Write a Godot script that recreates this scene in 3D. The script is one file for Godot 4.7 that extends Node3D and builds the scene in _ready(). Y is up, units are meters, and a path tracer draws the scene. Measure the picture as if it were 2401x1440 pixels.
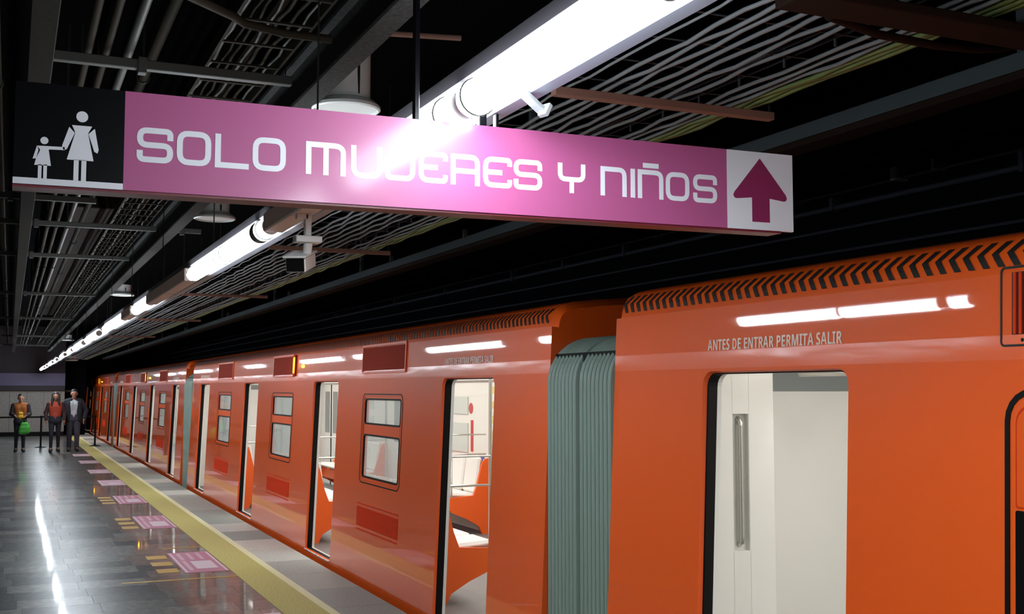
extends Node3D
# Metro platform: a violet hanging sign, a row of tube lights and an orange train at the platform edge.
# Track coordinates used below: x to the right of the camera, y up, z forward along the platform; q() turns them into Godot's axes.

const THETA := 0.418561
const PITCH := 0.072599

var used := {}
var M := {}
var rng := RandomNumberGenerator.new()


class Mb:
	var v := PackedVector3Array()
	var n := PackedVector3Array()

	func tri(a: Vector3, b: Vector3, c: Vector3, na: Vector3, nb: Vector3, nc: Vector3) -> void:
		var g := (c - a).cross(b - a)
		if g.length_squared() < 1e-16:
			return
		if g.dot(na + nb + nc) < 0.0:
			v.append_array([a, c, b])
			n.append_array([na, nc, nb])
		else:
			v.append_array([a, b, c])
			n.append_array([na, nb, nc])

	func quad(a: Vector3, b: Vector3, c: Vector3, d: Vector3, out: Vector3) -> void:
		var g := (c - a).cross(d - b)
		if g.length_squared() < 1e-18:
			return
		g = g.normalized()
		if g.dot(out) < 0.0:
			g = -g
		tri(a, b, c, g, g, g)
		tri(a, c, d, g, g, g)

	func squad(a: Vector3, b: Vector3, c: Vector3, d: Vector3, na: Vector3, nb: Vector3, nc: Vector3, nd: Vector3) -> void:
		tri(a, b, c, na, nb, nc)
		tri(a, c, d, na, nc, nd)

	func box(c: Vector3, s: Vector3, bas := Basis.IDENTITY, bev := 0.0) -> void:
		var h := s * 0.5
		var b := minf(bev, minf(h.x, minf(h.y, h.z)) * 0.9)
		var f := func(x: float, y: float, z: float) -> Vector3: return c + bas * Vector3(x, y, z)
		for ax in 3:
			var u := (ax + 1) % 3
			var w := (ax + 2) % 3
			for sg in [-1.0, 1.0]:
				var nn := Vector3.ZERO
				nn[ax] = sg
				var pts := []
				for k in [[-1, -1], [1, -1], [1, 1], [-1, 1]]:
					var p := Vector3.ZERO
					p[ax] = sg * h[ax]
					p[u] = k[0] * (h[u] - b)
					p[w] = k[1] * (h[w] - b)
					pts.append(c + bas * p)
				quad(pts[0], pts[1], pts[2], pts[3], bas * nn)
		if b <= 0.0:
			return
		for ax in 3:
			var u := (ax + 1) % 3
			var w := (ax + 2) % 3
			for su in [-1.0, 1.0]:
				for sw in [-1.0, 1.0]:
					var pts := []
					for k in [[-1, 0], [1, 0], [1, 1], [-1, 1]]:
						var p := Vector3.ZERO
						p[ax] = k[0] * (h[ax] - b)
						p[u] = su * (h[u] - (b if k[1] == 0 else 0.0))
						p[w] = sw * (h[w] - (0.0 if k[1] == 0 else b))
						pts.append(c + bas * p)
					var nn := Vector3.ZERO
					nn[u] = su
					nn[w] = sw
					quad(pts[0], pts[1], pts[2], pts[3], bas * nn)
		for sx in [-1.0, 1.0]:
			for sy in [-1.0, 1.0]:
				for sz in [-1.0, 1.0]:
					var sv := Vector3(sx, sy, sz)
					var nn := (bas * sv).normalized()
					tri(c + bas * (sv * Vector3(h.x, h.y - b, h.z - b)), c + bas * (sv * Vector3(h.x - b, h.y, h.z - b)), c + bas * (sv * Vector3(h.x - b, h.y - b, h.z)), nn, nn, nn)

	func tube(pts: Array, r: float, sides := 8, closed := false, caps := true) -> void:
		var cnt := pts.size()
		var rings := []
		var ref := Vector3.UP
		for i in cnt:
			var a: Vector3 = pts[i - 1] if i > 0 else (pts[cnt - 1] if closed else pts[0])
			var b: Vector3 = pts[i + 1] if i < cnt - 1 else (pts[0] if closed else pts[cnt - 1])
			var t := (b - a).normalized()
			if absf(t.dot(ref)) > 0.95:
				ref = Vector3.RIGHT if absf(t.x) < 0.9 else Vector3.BACK
			var s := t.cross(ref).normalized()
			var u := s.cross(t).normalized()
			ref = u
			var ring := []
			for k in sides:
				var an := TAU * k / sides
				ring.append(s * cos(an) + u * sin(an))
			rings.append(ring)
		for i in (cnt if closed else cnt - 1):
			var j := (i + 1) % cnt
			for k in sides:
				var l := (k + 1) % sides
				squad(pts[i] + rings[i][k] * r, pts[i] + rings[i][l] * r, pts[j] + rings[j][l] * r, pts[j] + rings[j][k] * r, rings[i][k], rings[i][l], rings[j][l], rings[j][k])
		if caps and not closed:
			for e in [0, cnt - 1]:
				var dir: Vector3 = (pts[0] - pts[1]).normalized() if e == 0 else (pts[cnt - 1] - pts[cnt - 2]).normalized()
				for k in sides:
					tri(pts[e], pts[e] + rings[e][k] * r, pts[e] + rings[e][(k + 1) % sides] * r, dir, dir, dir)

	func lathe(profile: Array, xf: Transform3D, segs := 20) -> void:
		for i in profile.size() - 1:
			var a: Vector2 = profile[i]
			var b: Vector2 = profile[i + 1]
			var d := (b - a).normalized()
			var nr := Vector2(d.y, -d.x)
			for k in segs:
				var t0 := TAU * k / segs
				var t1 := TAU * (k + 1) / segs
				var e0 := Vector3(cos(t0), 0, sin(t0))
				var e1 := Vector3(cos(t1), 0, sin(t1))
				var n0 := xf.basis * (e0 * nr.x + Vector3.UP * nr.y)
				var n1 := xf.basis * (e1 * nr.x + Vector3.UP * nr.y)
				squad(xf * (e0 * a.x + Vector3.UP * a.y), xf * (e1 * a.x + Vector3.UP * a.y), xf * (e1 * b.x + Vector3.UP * b.y), xf * (e0 * b.x + Vector3.UP * b.y), n0, n1, n1, n0)

	func prism(poly: PackedVector2Array, f: Callable, d0: float, d1: float) -> void:
		# f maps (x, y, depth) to a point; the cap at d1 faces out
		var ids := Geometry2D.triangulate_polygon(poly)
		var out: Vector3 = (f.call(0.0, 0.0, 1.0) - f.call(0.0, 0.0, 0.0)).normalized()
		for i in range(0, ids.size(), 3):
			var a := poly[ids[i]]
			var b := poly[ids[i + 1]]
			var c := poly[ids[i + 2]]
			tri(f.call(a.x, a.y, d1), f.call(b.x, b.y, d1), f.call(c.x, c.y, d1), out, out, out)
			tri(f.call(a.x, a.y, d0), f.call(b.x, b.y, d0), f.call(c.x, c.y, d0), -out, -out, -out)
		var ccw := not Geometry2D.is_polygon_clockwise(poly)
		for i in poly.size():
			var a := poly[i]
			var b := poly[(i + 1) % poly.size()]
			var e := (b - a).normalized()
			var m := (a + b) * 0.5
			var o2 := m + (Vector2(e.y, -e.x) if ccw else Vector2(-e.y, e.x)) * 0.01
			var o: Vector3 = f.call(o2.x, o2.y, d1) - f.call(m.x, m.y, d1)
			quad(f.call(a.x, a.y, d0), f.call(b.x, b.y, d0), f.call(b.x, b.y, d1), f.call(a.x, a.y, d1), o)

	func loop_band(a: PackedVector2Array, fa: Callable, da: float, b: PackedVector2Array, db: float, mid: Vector3, inward: bool) -> void:
		# joins outline a at depth da to outline b at depth db
		for i in a.size():
			var j := (i + 1) % a.size()
			var p0: Vector3 = fa.call(a[i].x, a[i].y, da)
			var p1: Vector3 = fa.call(a[j].x, a[j].y, da)
			var p2: Vector3 = fa.call(b[j].x, b[j].y, db)
			var p3: Vector3 = fa.call(b[i].x, b[i].y, db)
			var c := (p0 + p1 + p2 + p3) * 0.25
			quad(p0, p1, p2, p3, (mid - c) if inward else (c - mid))

	func ribbon(pts: Array, w: float, closed: bool, f: Callable, d0: float, d1: float) -> void:
		var cnt := pts.size()
		var l := []
		var r := []
		for i in cnt:
			var a: Vector2 = pts[i]
			var din: Vector2 = (a - pts[(i - 1 + cnt) % cnt]).normalized() if (i > 0 or closed) else (pts[1] - a).normalized()
			var dout: Vector2 = (pts[(i + 1) % cnt] - a).normalized() if (i < cnt - 1 or closed) else din
			var nn := (Vector2(-din.y, din.x) + Vector2(-dout.y, dout.x)).normalized()
			var k: float = w * 0.5 / maxf(0.4, nn.dot(Vector2(-din.y, din.x)))
			l.append(a + nn * k)
			r.append(a - nn * k)
		var out: Vector3 = (f.call(0.0, 0.0, 1.0) - f.call(0.0, 0.0, 0.0)).normalized()
		for i in (cnt if closed else cnt - 1):
			var j := (i + 1) % cnt
			quad(f.call(l[i].x, l[i].y, d1), f.call(l[j].x, l[j].y, d1), f.call(r[j].x, r[j].y, d1), f.call(r[i].x, r[i].y, d1), out)
			for s in [[l, r], [r, l]]:
				var o: Vector3 = f.call(s[0][i].x, s[0][i].y, d1) - f.call(s[1][i].x, s[1][i].y, d1)
				quad(f.call(s[0][i].x, s[0][i].y, d0), f.call(s[0][j].x, s[0][j].y, d0), f.call(s[0][j].x, s[0][j].y, d1), f.call(s[0][i].x, s[0][i].y, d1), o)
		if not closed:
			for e in [0, cnt - 1]:
				var o2: Vector2 = (pts[0] - pts[1]) if e == 0 else (pts[cnt - 1] - pts[cnt - 2])
				var o: Vector3 = f.call(o2.x, o2.y, 0.0) - f.call(0.0, 0.0, 0.0)
				quad(f.call(l[e].x, l[e].y, d0), f.call(r[e].x, r[e].y, d0), f.call(r[e].x, r[e].y, d1), f.call(l[e].x, l[e].y, d1), o)

	func blob(bones: Array, cell: float, k := 0.02) -> void:
		# surface nets over the smooth union of tapered capsules [a, b, ra, rb]
		if bones.is_empty():
			return
		var lo := Vector3(1e9, 1e9, 1e9)
		var hi := -lo
		for b in bones:
			var r: float = maxf(b[2], b[3]) + cell * 2.5 + k
			for p in [b[0], b[1]]:
				lo = lo.min(p - Vector3.ONE * r)
				hi = hi.max(p + Vector3.ONE * r)
		var nx := int((hi.x - lo.x) / cell) + 2
		var ny := int((hi.y - lo.y) / cell) + 2
		var nz := int((hi.z - lo.z) / cell) + 2
		var g := PackedFloat32Array()
		g.resize(nx * ny * nz)
		g.fill(1.0)
		for b in bones:
			var a: Vector3 = b[0]
			var ab: Vector3 = b[1] - a
			var ra: float = b[2]
			var rb: float = b[3]
			var l2 := maxf(ab.length_squared(), 1e-9)
			var reach: float = maxf(ra, rb) + cell * 2.0 + k
			var p0: Vector3 = ((a.min(b[1]) - Vector3.ONE * reach - lo) / cell).floor().max(Vector3.ZERO)
			var p1: Vector3 = ((a.max(b[1]) + Vector3.ONE * reach - lo) / cell).ceil()
			for z in range(int(p0.z), mini(int(p1.z) + 1, nz)):
				for y in range(int(p0.y), mini(int(p1.y) + 1, ny)):
					var row := (z * ny + y) * nx
					for x in range(int(p0.x), mini(int(p1.x) + 1, nx)):
						var p := lo + Vector3(x, y, z) * cell
						var t := clampf((p - a).dot(ab) / l2, 0.0, 1.0)
						var d := (p - a - ab * t).length() - lerpf(ra, rb, t)
						var o := g[row + x]
						var h := maxf(k - absf(d - o), 0.0) / k
						g[row + x] = minf(d, o) - h * h * k * 0.25
		var id := {}
		var pos := PackedVector3Array()
		var step := [1, nx, nx * ny]
		for z in nz - 1:
			for y in ny - 1:
				for x in nx - 1:
					var at := (z * ny + y) * nx + x
					var neg := 0
					for c in 8:
						if g[at + (c & 1) + (1 if c & 2 else 0) * nx + (1 if c & 4 else 0) * step[2]] < 0.0:
							neg += 1
					if neg == 0 or neg == 8:
						continue
					var sum := Vector3.ZERO
					var m := 0
					for c in 8:
						for ax in 3:
							if c & (1 << ax):
								continue
							var c2 := c | (1 << ax)
							var d0 := g[at + (c & 1) + (1 if c & 2 else 0) * nx + (1 if c & 4 else 0) * step[2]]
							var d1 := g[at + (c2 & 1) + (1 if c2 & 2 else 0) * nx + (1 if c2 & 4 else 0) * step[2]]
							if (d0 < 0.0) != (d1 < 0.0):
								var e := Vector3(c & 1, 1 if c & 2 else 0, 1 if c & 4 else 0)
								e[ax] += d0 / (d0 - d1)
								sum += e
								m += 1
					id[at] = pos.size()
					pos.append(lo + (Vector3(x, y, z) + sum / m) * cell)
		var nor := PackedVector3Array()
		nor.resize(pos.size())
		var faces := PackedInt32Array()
		for at in id:
			for ax in 3:
				var nb: int = at + step[ax]
				if nb >= g.size() or (g[at] < 0.0) == (g[nb] < 0.0):
					continue
				var u: int = step[(ax + 1) % 3]
				var w: int = step[(ax + 2) % 3]
				if not (id.has(at - u) and id.has(at - w) and id.has(at - u - w)):
					continue
				var q0: int = id[at]
				var q1: int = id[at - u]
				var q2: int = id[at - u - w]
				var q3: int = id[at - w]
				var out := Vector3.ZERO
				out[ax] = 1.0 if g[at] < 0.0 else -1.0
				var fn := (pos[q2] - pos[q0]).cross(pos[q3] - pos[q1]).normalized()
				if fn.dot(out) < 0.0:
					fn = -fn
				for qq in [q0, q1, q2, q3]:
					nor[qq] += fn
				faces.append_array([q0, q1, q2, q3])
		for i in nor.size():
			nor[i] = nor[i].normalized()
		for i in range(0, faces.size(), 4):
			squad(pos[faces[i]], pos[faces[i + 1]], pos[faces[i + 2]], pos[faces[i + 3]], nor[faces[i]], nor[faces[i + 1]], nor[faces[i + 2]], nor[faces[i + 3]])

	func mesh(off := Vector3.ZERO) -> ArrayMesh:
		var a := []
		a.resize(Mesh.ARRAY_MAX)
		if off != Vector3.ZERO:
			for i in v.size():
				v[i] -= off
		a[Mesh.ARRAY_VERTEX] = v
		a[Mesh.ARRAY_NORMAL] = n
		var m := ArrayMesh.new()
		m.add_surface_from_arrays(Mesh.PRIMITIVE_TRIANGLES, a)
		return m


func q(x: float, y: float, z: float) -> Vector3:
	return Vector3(x, y, -z)


func numbered(called: String) -> String:
	used[called] = used.get(called, -1) + 1
	return called if used[called] == 0 else "%s_%03d" % [called, used[called]]


func tag(o: Node, label: String, category: String, group := "") -> Node:
	o.set_meta("label", label)
	o.set_meta("category", category)
	if group:
		o.set_meta("group", group)
	return o


func thing(called: String, label: String, category: String, at := Vector3.ZERO, group := "") -> Node3D:
	var o := Node3D.new()
	o.name = numbered(called)
	o.position = at
	add_child(o)
	tag(o, label, category, group)
	return o


func origin_of(o: Node) -> Vector3:
	var s := Vector3.ZERO
	while o != self and o != null:
		s += o.position
		o = o.get_parent()
	return s


# meshes are modelled in world coordinates and set down under their parent
func part(called: String, mb: Mb, m: Material, parent: Node3D) -> MeshInstance3D:
	var o := MeshInstance3D.new()
	o.name = called
	o.mesh = mb.mesh(origin_of(parent))
	o.material_override = null
	o.mesh.surface_set_material(0, m)
	parent.add_child(o, true)
	return o


func solo(called: String, mb: Mb, m: Material, label: String, category: String, at: Vector3, group := "") -> MeshInstance3D:
	var o := MeshInstance3D.new()
	o.name = numbered(called)
	o.mesh = mb.mesh(at)
	o.mesh.surface_set_material(0, m)
	o.position = at
	add_child(o)
	tag(o, label, category, group)
	return o


func struct(called: String, mb: Mb, m: Material) -> MeshInstance3D:
	var o := MeshInstance3D.new()
	o.name = called
	o.mesh = mb.mesh()
	o.mesh.surface_set_material(0, m)
	add_child(o)
	o.set_meta("kind", "structure")
	return o


func mat(called: String, c: Color, rough := 0.6, metal := 0.0, coat := 0.0) -> StandardMaterial3D:
	var m := StandardMaterial3D.new()
	m.resource_name = called
	m.albedo_color = c
	m.roughness = rough
	m.metallic = metal
	if coat > 0.0:
		m.clearcoat_enabled = true
		m.clearcoat = coat
		m.clearcoat_roughness = 0.04
	M[called] = m
	return m


func glow(called: String, c: Color, e: float) -> StandardMaterial3D:
	var m := mat(called, c, 0.5)
	m.emission_enabled = true
	m.emission = c
	m.emission_energy_multiplier = e
	return m


func noise_tex(freq: float, lo: float, hi: float, sd: int, stretch := false) -> NoiseTexture2D:
	var f := FastNoiseLite.new()
	f.seed = sd
	f.frequency = freq
	f.fractal_octaves = 4
	var t := NoiseTexture2D.new()
	t.width = 512
	t.height = 512
	t.seamless = true
	t.noise = f
	var r := Gradient.new()
	r.set_color(0, Color(lo, lo, lo))
	r.set_color(1, Color(hi, hi, hi))
	t.color_ramp = r
	return t


func mottle(m: StandardMaterial3D, t: Texture2D, scale: float) -> void:
	m.albedo_texture = t
	m.uv1_triplanar = true
	m.uv1_world_triplanar = true
	m.uv1_scale = Vector3.ONE * scale


func c8(r: int, g: int, b: int) -> Color:
	return Color(r / 255.0, g / 255.0, b / 255.0)


func rrect(x0: float, y0: float, x1: float, y1: float, r: float, rb := -1.0) -> PackedVector2Array:
	# a rounded rectangle, counter-clockwise, six points a corner
	var p := PackedVector2Array()
	if rb < 0.0:
		rb = r
	for k in [[x1 - rb, y0 + rb, -PI / 2, rb], [x1 - r, y1 - r, 0.0, r], [x0 + r, y1 - r, PI / 2, r], [x0 + rb, y0 + rb, PI, rb]]:
		for i in 6:
			var a: float = k[2] + PI / 2 * i / 5.0
			p.append(Vector2(k[0] + cos(a) * k[3], k[1] + sin(a) * k[3]))
	return p


func area_light(called: String, at: Vector3, size: Vector2, energy: float, c: Color, parent: Node3D) -> AreaLight3D:
	var l := AreaLight3D.new()
	l.name = called
	l.area_size = size
	l.area_normalize_energy = true
	l.light_energy = energy
	l.light_color = c
	l.shadow_enabled = true
	l.set("area_range", 60.0)
	parent.add_child(l, true)
	l.position = at - origin_of(parent)
	l.rotation = Vector3(-PI / 2, 0, 0)
	return l


func _ready() -> void:
	rng.seed = 7
	var cam := Camera3D.new()
	cam.name = "camera"
	cam.fov = 30.5102
	cam.near = 0.05
	cam.far = 200.0
	cam.position = Vector3(0, 1.8, 0)
	cam.basis = Basis.looking_at(Vector3(sin(THETA) * cos(PITCH), sin(PITCH), -cos(THETA) * cos(PITCH)))
	add_child(cam)
	cam.current = true
	var we := WorldEnvironment.new()
	we.name = "surroundings"
	var env := Environment.new()
	env.background_mode = Environment.BG_COLOR
	env.background_color = Color.BLACK
	env.tonemap_mode = Environment.TONE_MAPPER_LINEAR
	env.tonemap_exposure = 1.0
	env.sdfgi_enabled = true
	env.ssao_enabled = true
	env.ssil_enabled = true
	we.environment = env
	add_child(we)
	materials()
	setting()
	lights()
	hanging_sign()
	overhead()
	train()
	floor_marks()
	far_end()
	people()


const TUBE_GLOW := 42.0
const TUBE_AREA := 0.8
const CAR_AREA := 11.0
const CAR_GLOW := 6.0


func materials() -> void:
	mat("orange", c8(250, 98, 28), 0.42, 0.0, 1.0)
	M.orange.clearcoat_roughness = 0.03
	M.orange.metallic_specular = 0.3
	mat("orange_dark", c8(222, 60, 12), 0.6)
	M.orange_dark.metallic_specular = 0.25
	mat("orange_edge", c8(240, 92, 26), 0.45)
	mat("seat_orange", c8(238, 96, 22), 0.4)
	mat("seat_white", c8(232, 230, 226), 0.35)
	mat("car_white", c8(222, 221, 216), 0.4)
	mat("pale_pane", c8(196, 202, 198), 0.3)
	mat("cove_grey", c8(128, 134, 134), 0.25)
	mat("car_floor", c8(118, 116, 116), 0.5)
	mat("black_rubber", c8(7, 6, 6), 0.6)
	M.black_rubber.metallic_specular = 0.3
	mat("black_paint", c8(20, 12, 10), 0.6)
	mat("steel", c8(200, 198, 192), 0.25, 0.9)
	mat("dark_steel", c8(60, 60, 58), 0.4, 0.7)
	mat("bellows", c8(138, 156, 145), 0.5)
	mat("panel_red", c8(156, 50, 30), 0.75)
	M.panel_red.metallic_specular = 0.2
	mat("panel_edge", c8(214, 130, 104), 0.35, 0.0, 0.6)
	mat("text_white", c8(252, 228, 210), 0.5)
	mat("glass_dark", c8(18, 17, 18), 0.08)
	var gl := mat("glass", Color(0.95, 0.99, 0.97, 0.30), 0.03)
	gl.transparency = BaseMaterial3D.TRANSPARENCY_ALPHA
	mat("sign_pink", c8(164, 80, 126), 0.13, 0.0, 0.8)
	M.sign_pink.metallic_specular = 0.28
	M.sign_pink.clearcoat_roughness = 0.42
	mat("sign_maroon", c8(112, 34, 48), 0.4)
	mat("sign_black", c8(5, 5, 8), 0.3)
	M.sign_black.metallic_specular = 0.3
	mat("sign_white", c8(214, 216, 222), 0.13, 0.0, 0.8)
	M.sign_white.metallic_specular = 0.28
	M.sign_white.clearcoat_roughness = 0.42
	mat("sign_arrow", c8(132, 44, 84), 0.25)
	mat("ceiling_black", c8(8, 8, 10), 0.9)
	mat("tunnel_black", c8(16, 17, 22), 0.9)
	mat("pipe_dim", c8(44, 39, 30), 0.65)
	mat("beam_grey", c8(74, 74, 72), 0.7)
	mat("duct_brown", c8(40, 37, 30), 0.7)
	mat("bar_grey", c8(74, 74, 70), 0.5)
	mat("rust", c8(142, 104, 90), 0.7)
	mat("channel", c8(240, 214, 200), 0.6)
	mat("channel_dark", c8(70, 66, 72), 0.6)
	mat("channel_steel", c8(130, 138, 150), 0.4, 0.3)
	mat("cable_grey", c8(128, 130, 132), 0.5)
	mat("cable_green", c8(112, 128, 72), 0.5)
	mat("conduit_dark", c8(62, 63, 72), 0.6)
	mat("cable_brown", c8(66, 52, 44), 0.6)
	mat("recess_pale", c8(206, 206, 200), 0.35)
	mat("orange_soft", c8(250, 98, 28), 0.42, 0.0, 1.0)
	M.orange_soft.clearcoat = 0.7
	M.orange_soft.clearcoat_roughness = 0.2
	mat("wire_dark", c8(58, 60, 66), 0.6)
	mat("enamel_white", c8(236, 238, 234), 0.35)
	mat("beam_slate", c8(74, 82, 86), 0.6)
	mat("beam_red", c8(40, 28, 22), 0.75)
	M.beam_red.metallic_specular = 0.2
	mat("yellow", c8(220, 208, 122), 0.6)
	mat("yellow_pale", c8(226, 220, 176), 0.6)
	mat("sticker_pink", c8(180, 118, 140), 0.45)
	mat("sticker_white", c8(214, 196, 204), 0.4)
	mat("sticker_text", c8(204, 168, 180), 0.45)
	mat("bar_yellow", c8(176, 140, 62), 0.5)
	mat("end_wall", c8(164, 161, 155), 0.7)
	mat("end_header", c8(92, 85, 114), 0.6)
	mat("end_dark", c8(44, 38, 44), 0.7)
	mat("side_wall", c8(120, 118, 112), 0.7)
	mat("skin", c8(158, 112, 88), 0.6)
	mat("hair", c8(24, 20, 20), 0.6)
	mat("denim_dark", c8(34, 36, 50), 0.8)
	mat("shoe", c8(24, 22, 24), 0.5)
	mat("jacket_dark", c8(40, 34, 44), 0.8)
	mat("shirt_orange", c8(150, 84, 30), 0.8)
	mat("vest_red", c8(168, 62, 40), 0.8)
	mat("sleeve_dark", c8(52, 26, 26), 0.8)
	mat("jacket_navy", c8(28, 30, 40), 0.8)
	mat("shirt_white", c8(176, 178, 182), 0.8)
	mat("trouser_grey", c8(62, 62, 74), 0.8)
	mat("bag_green", c8(70, 168, 60), 0.6)
	mat("bag_yellow", c8(216, 170, 40), 0.6)
	glow("tube", Color(0.93, 0.97, 1.0), TUBE_GLOW)
	glow("car_lamp", Color(1.0, 0.98, 0.95), CAR_GLOW)
	glow("amber_lamp", Color(1.0, 0.72, 0.12), 2.2)
	var stone := noise_tex(0.02, 0.62, 1.0, 3)
	var grit := noise_tex(0.06, 0.7, 1.0, 5)
	var tones := [c8(128, 130, 128), c8(106, 110, 109), c8(150, 151, 147), c8(128, 116, 112), c8(146, 130, 126), c8(92, 95, 100)]
	for i in tones.size():
		var t := mat("tile_%d" % i, tones[i], 0.32, 0.0, 0.5)
		t.clearcoat_roughness = 0.045
		t.metallic_specular = 0.4
		mottle(t, stone, 1.1)
	tones = [c8(222, 222, 212), c8(190, 191, 182), c8(232, 228, 216), c8(170, 176, 168)]
	for i in tones.size():
		var t := mat("slab_%d" % i, tones[i], 0.55)
		mottle(t, grit, 1.6)
	mottle(M.yellow, grit, 1.5)
	mottle(M.end_wall, grit, 0.6)
	mottle(M.duct_brown, grit, 1.0)
	mottle(M.beam_grey, grit, 1.0)
	for nm in ["ceiling_black", "tunnel_black"]:
		M[nm].metallic_specular = 0.08
	for nm in ["pipe_dim", "beam_grey", "duct_brown", "conduit_dark", "beam_slate", "dark_steel"]:
		M[nm].metallic_specular = 0.2


func wbox(m: Mb, x0: float, x1: float, y0: float, y1: float, z0: float, z1: float, bev := 0.0) -> void:
	m.box(q((x0 + x1) / 2, (y0 + y1) / 2, (z0 + z1) / 2), Vector3(absf(x1 - x0), absf(y1 - y0), absf(z1 - z0)), Basis.IDENTITY, bev)


const TRENCH := -1.15


func setting() -> void:
	# the platform: a slab with tiles, a yellow strip and pale edge slabs let into it
	var m := Mb.new()
	wbox(m, -4.2, 2.97, -0.6, -0.03, -7.2, 60.0)
	var fl := struct("floor", m, M.tunnel_black)
	rng.seed = 11
	var rest := []
	for i in 6:
		rest.append(Mb.new())
	var zz := -7.0
	while zz < 47.0:
		var dz := 0.4
		var shift := rng.randf() * 0.3
		var x := -4.0 - shift
		while x < 2.06:
			var x1 := minf(x + 0.6, 2.06)
			var tone := rng.randi() % 3
			if x > 0.9 and rng.randf() < 0.7:
				tone = 3 + rng.randi() % 2
			elif rng.randf() < 0.2:
				tone = 5
			if x1 - x > 0.05:
				var near := zz > 7.9 and zz < 22.0 and x > -0.75
				var t: Mb = Mb.new() if near else rest[tone]
				var up := rng.randf() * 0.0004
				wbox(t, maxf(x, -4.0) + 0.0008, x1 - 0.0008, -0.03, up, zz + 0.0008, zz + dz - 0.0008, 0.0007)
				if near:
					part("floor_tile", t, M["tile_%d" % tone], fl)
			x += 0.6
		zz += dz
	for i in 6:
		part("floor_tiles", rest[i], M["tile_%d" % i], fl).set_meta("kind", "stuff")
	m = Mb.new()
	wbox(m, 2.062, 2.40, -0.03, 0.003, -7.0, 47.0, 0.001)
	part("yellow_strip", m, M.yellow, fl)
	m = Mb.new()
	wbox(m, 2.402, 2.475, -0.03, 0.002, -7.0, 47.0, 0.001)
	part("pale_strip", m, M.yellow_pale, fl)
	zz = -7.0
	var far := Mb.new()
	while zz < 58.0:
		var t := far if (zz < 6.0 or zz > 46.0) else Mb.new()
		wbox(t, 2.478, 2.97, -0.12, rng.randf() * 0.001, zz + 0.002, zz + 0.898, 0.003)
		if t != far:
			part("edge_slab", t, M["slab_%d" % [rng.randi() % 4]], fl)
		zz += 0.9
	part("edge_slabs", far, M.slab_1, fl).set_meta("kind", "stuff")
	m = Mb.new()
	wbox(m, 2.97, 6.2, TRENCH - 0.2, TRENCH, -20.0, 60.0)
	struct("floor_trackbed", m, M.tunnel_black)
	m = Mb.new()
	wbox(m, -4.4, 6.4, 4.2, 4.45, -20.0, 60.2)
	struct("ceiling", m, M.ceiling_black)
	m = Mb.new()
	wbox(m, 6.2, 6.4, TRENCH - 0.2, 4.2, -20.0, 60.0)
	struct("wall_right", m, M.tunnel_black)
	m = Mb.new()
	wbox(m, -4.4, -4.2, -0.6, 4.2, -7.2, 47.2)
	struct("wall_left", m, M.side_wall)
	m = Mb.new()
	wbox(m, -4.4, 2.97, -0.6, 4.2, -7.4, -7.2)
	wbox(m, 2.97, 6.4, TRENCH - 0.2, 4.2, -20.2, -20.0)
	wbox(m, 2.87, 2.97, TRENCH - 0.2, 4.2, -20.0, -7.2)
	struct("wall_back", m, M.side_wall)
	m = Mb.new()
	wbox(m, -4.4, 6.4, TRENCH - 0.2, 4.2, 60.0, 60.2)
	struct("wall_tunnel", m, M.tunnel_black)


# ---------------------------------------------------------------- lamps
const LX := 1.05
const LY := 2.53


func luminaire(z0: float, z1: float, label: String) -> void:
	var at := q(LX, LY, (z0 + z1) / 2)
	var t := thing("tube_light", label, "light", at, "tube lights in the overhead row")
	var m := Mb.new()
	var pts := []
	var r := 0.045
	pts = [q(LX, LY, z0 + 0.012), q(LX, LY, z1 - 0.012)]
	m.tube(pts, r, 20)
	part("lamp_tube", m, M.tube, t)
	for e in [[z0, z0 + 0.012], [z1 - 0.012, z1]]:
		m = Mb.new()
		m.tube([q(LX, LY, e[0]), q(LX, LY, e[1])], r - 0.004, 20)
		part("end_cap", m, M.enamel_white, t)
	for zc in ([z1 - 0.05] if z0 == 1.68 else [z0 + 0.12, z1 - 0.05]):
		m = Mb.new()
		ring(m, q(LX, LY, zc), 0.0475, 0.003)
		part("ring_clip", m, M.dark_steel, t)
	if z0 == 5.02:
		m = Mb.new()
		m.tube([q(LX, LY, 5.18), q(LX, LY, 5.27)], r + 0.006, 20)
		part("joint_sleeve", m, M.bar_grey, t)
	area_light("lamp_light", q(LX, LY - 0.047, (z0 + z1) / 2), Vector2(0.05, z1 - z0 - 0.03), TUBE_AREA * (z1 - z0) / 1.2, Color(0.93, 0.97, 1.0), t)


func ring(m: Mb, c: Vector3, r: float, w: float) -> void:
	var pts := []
	for i in 20:
		var a := TAU * i / 20
		pts.append(c + Vector3(cos(a) * r, sin(a) * r, 0))
	m.tube(pts, w, 6, true)


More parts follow.
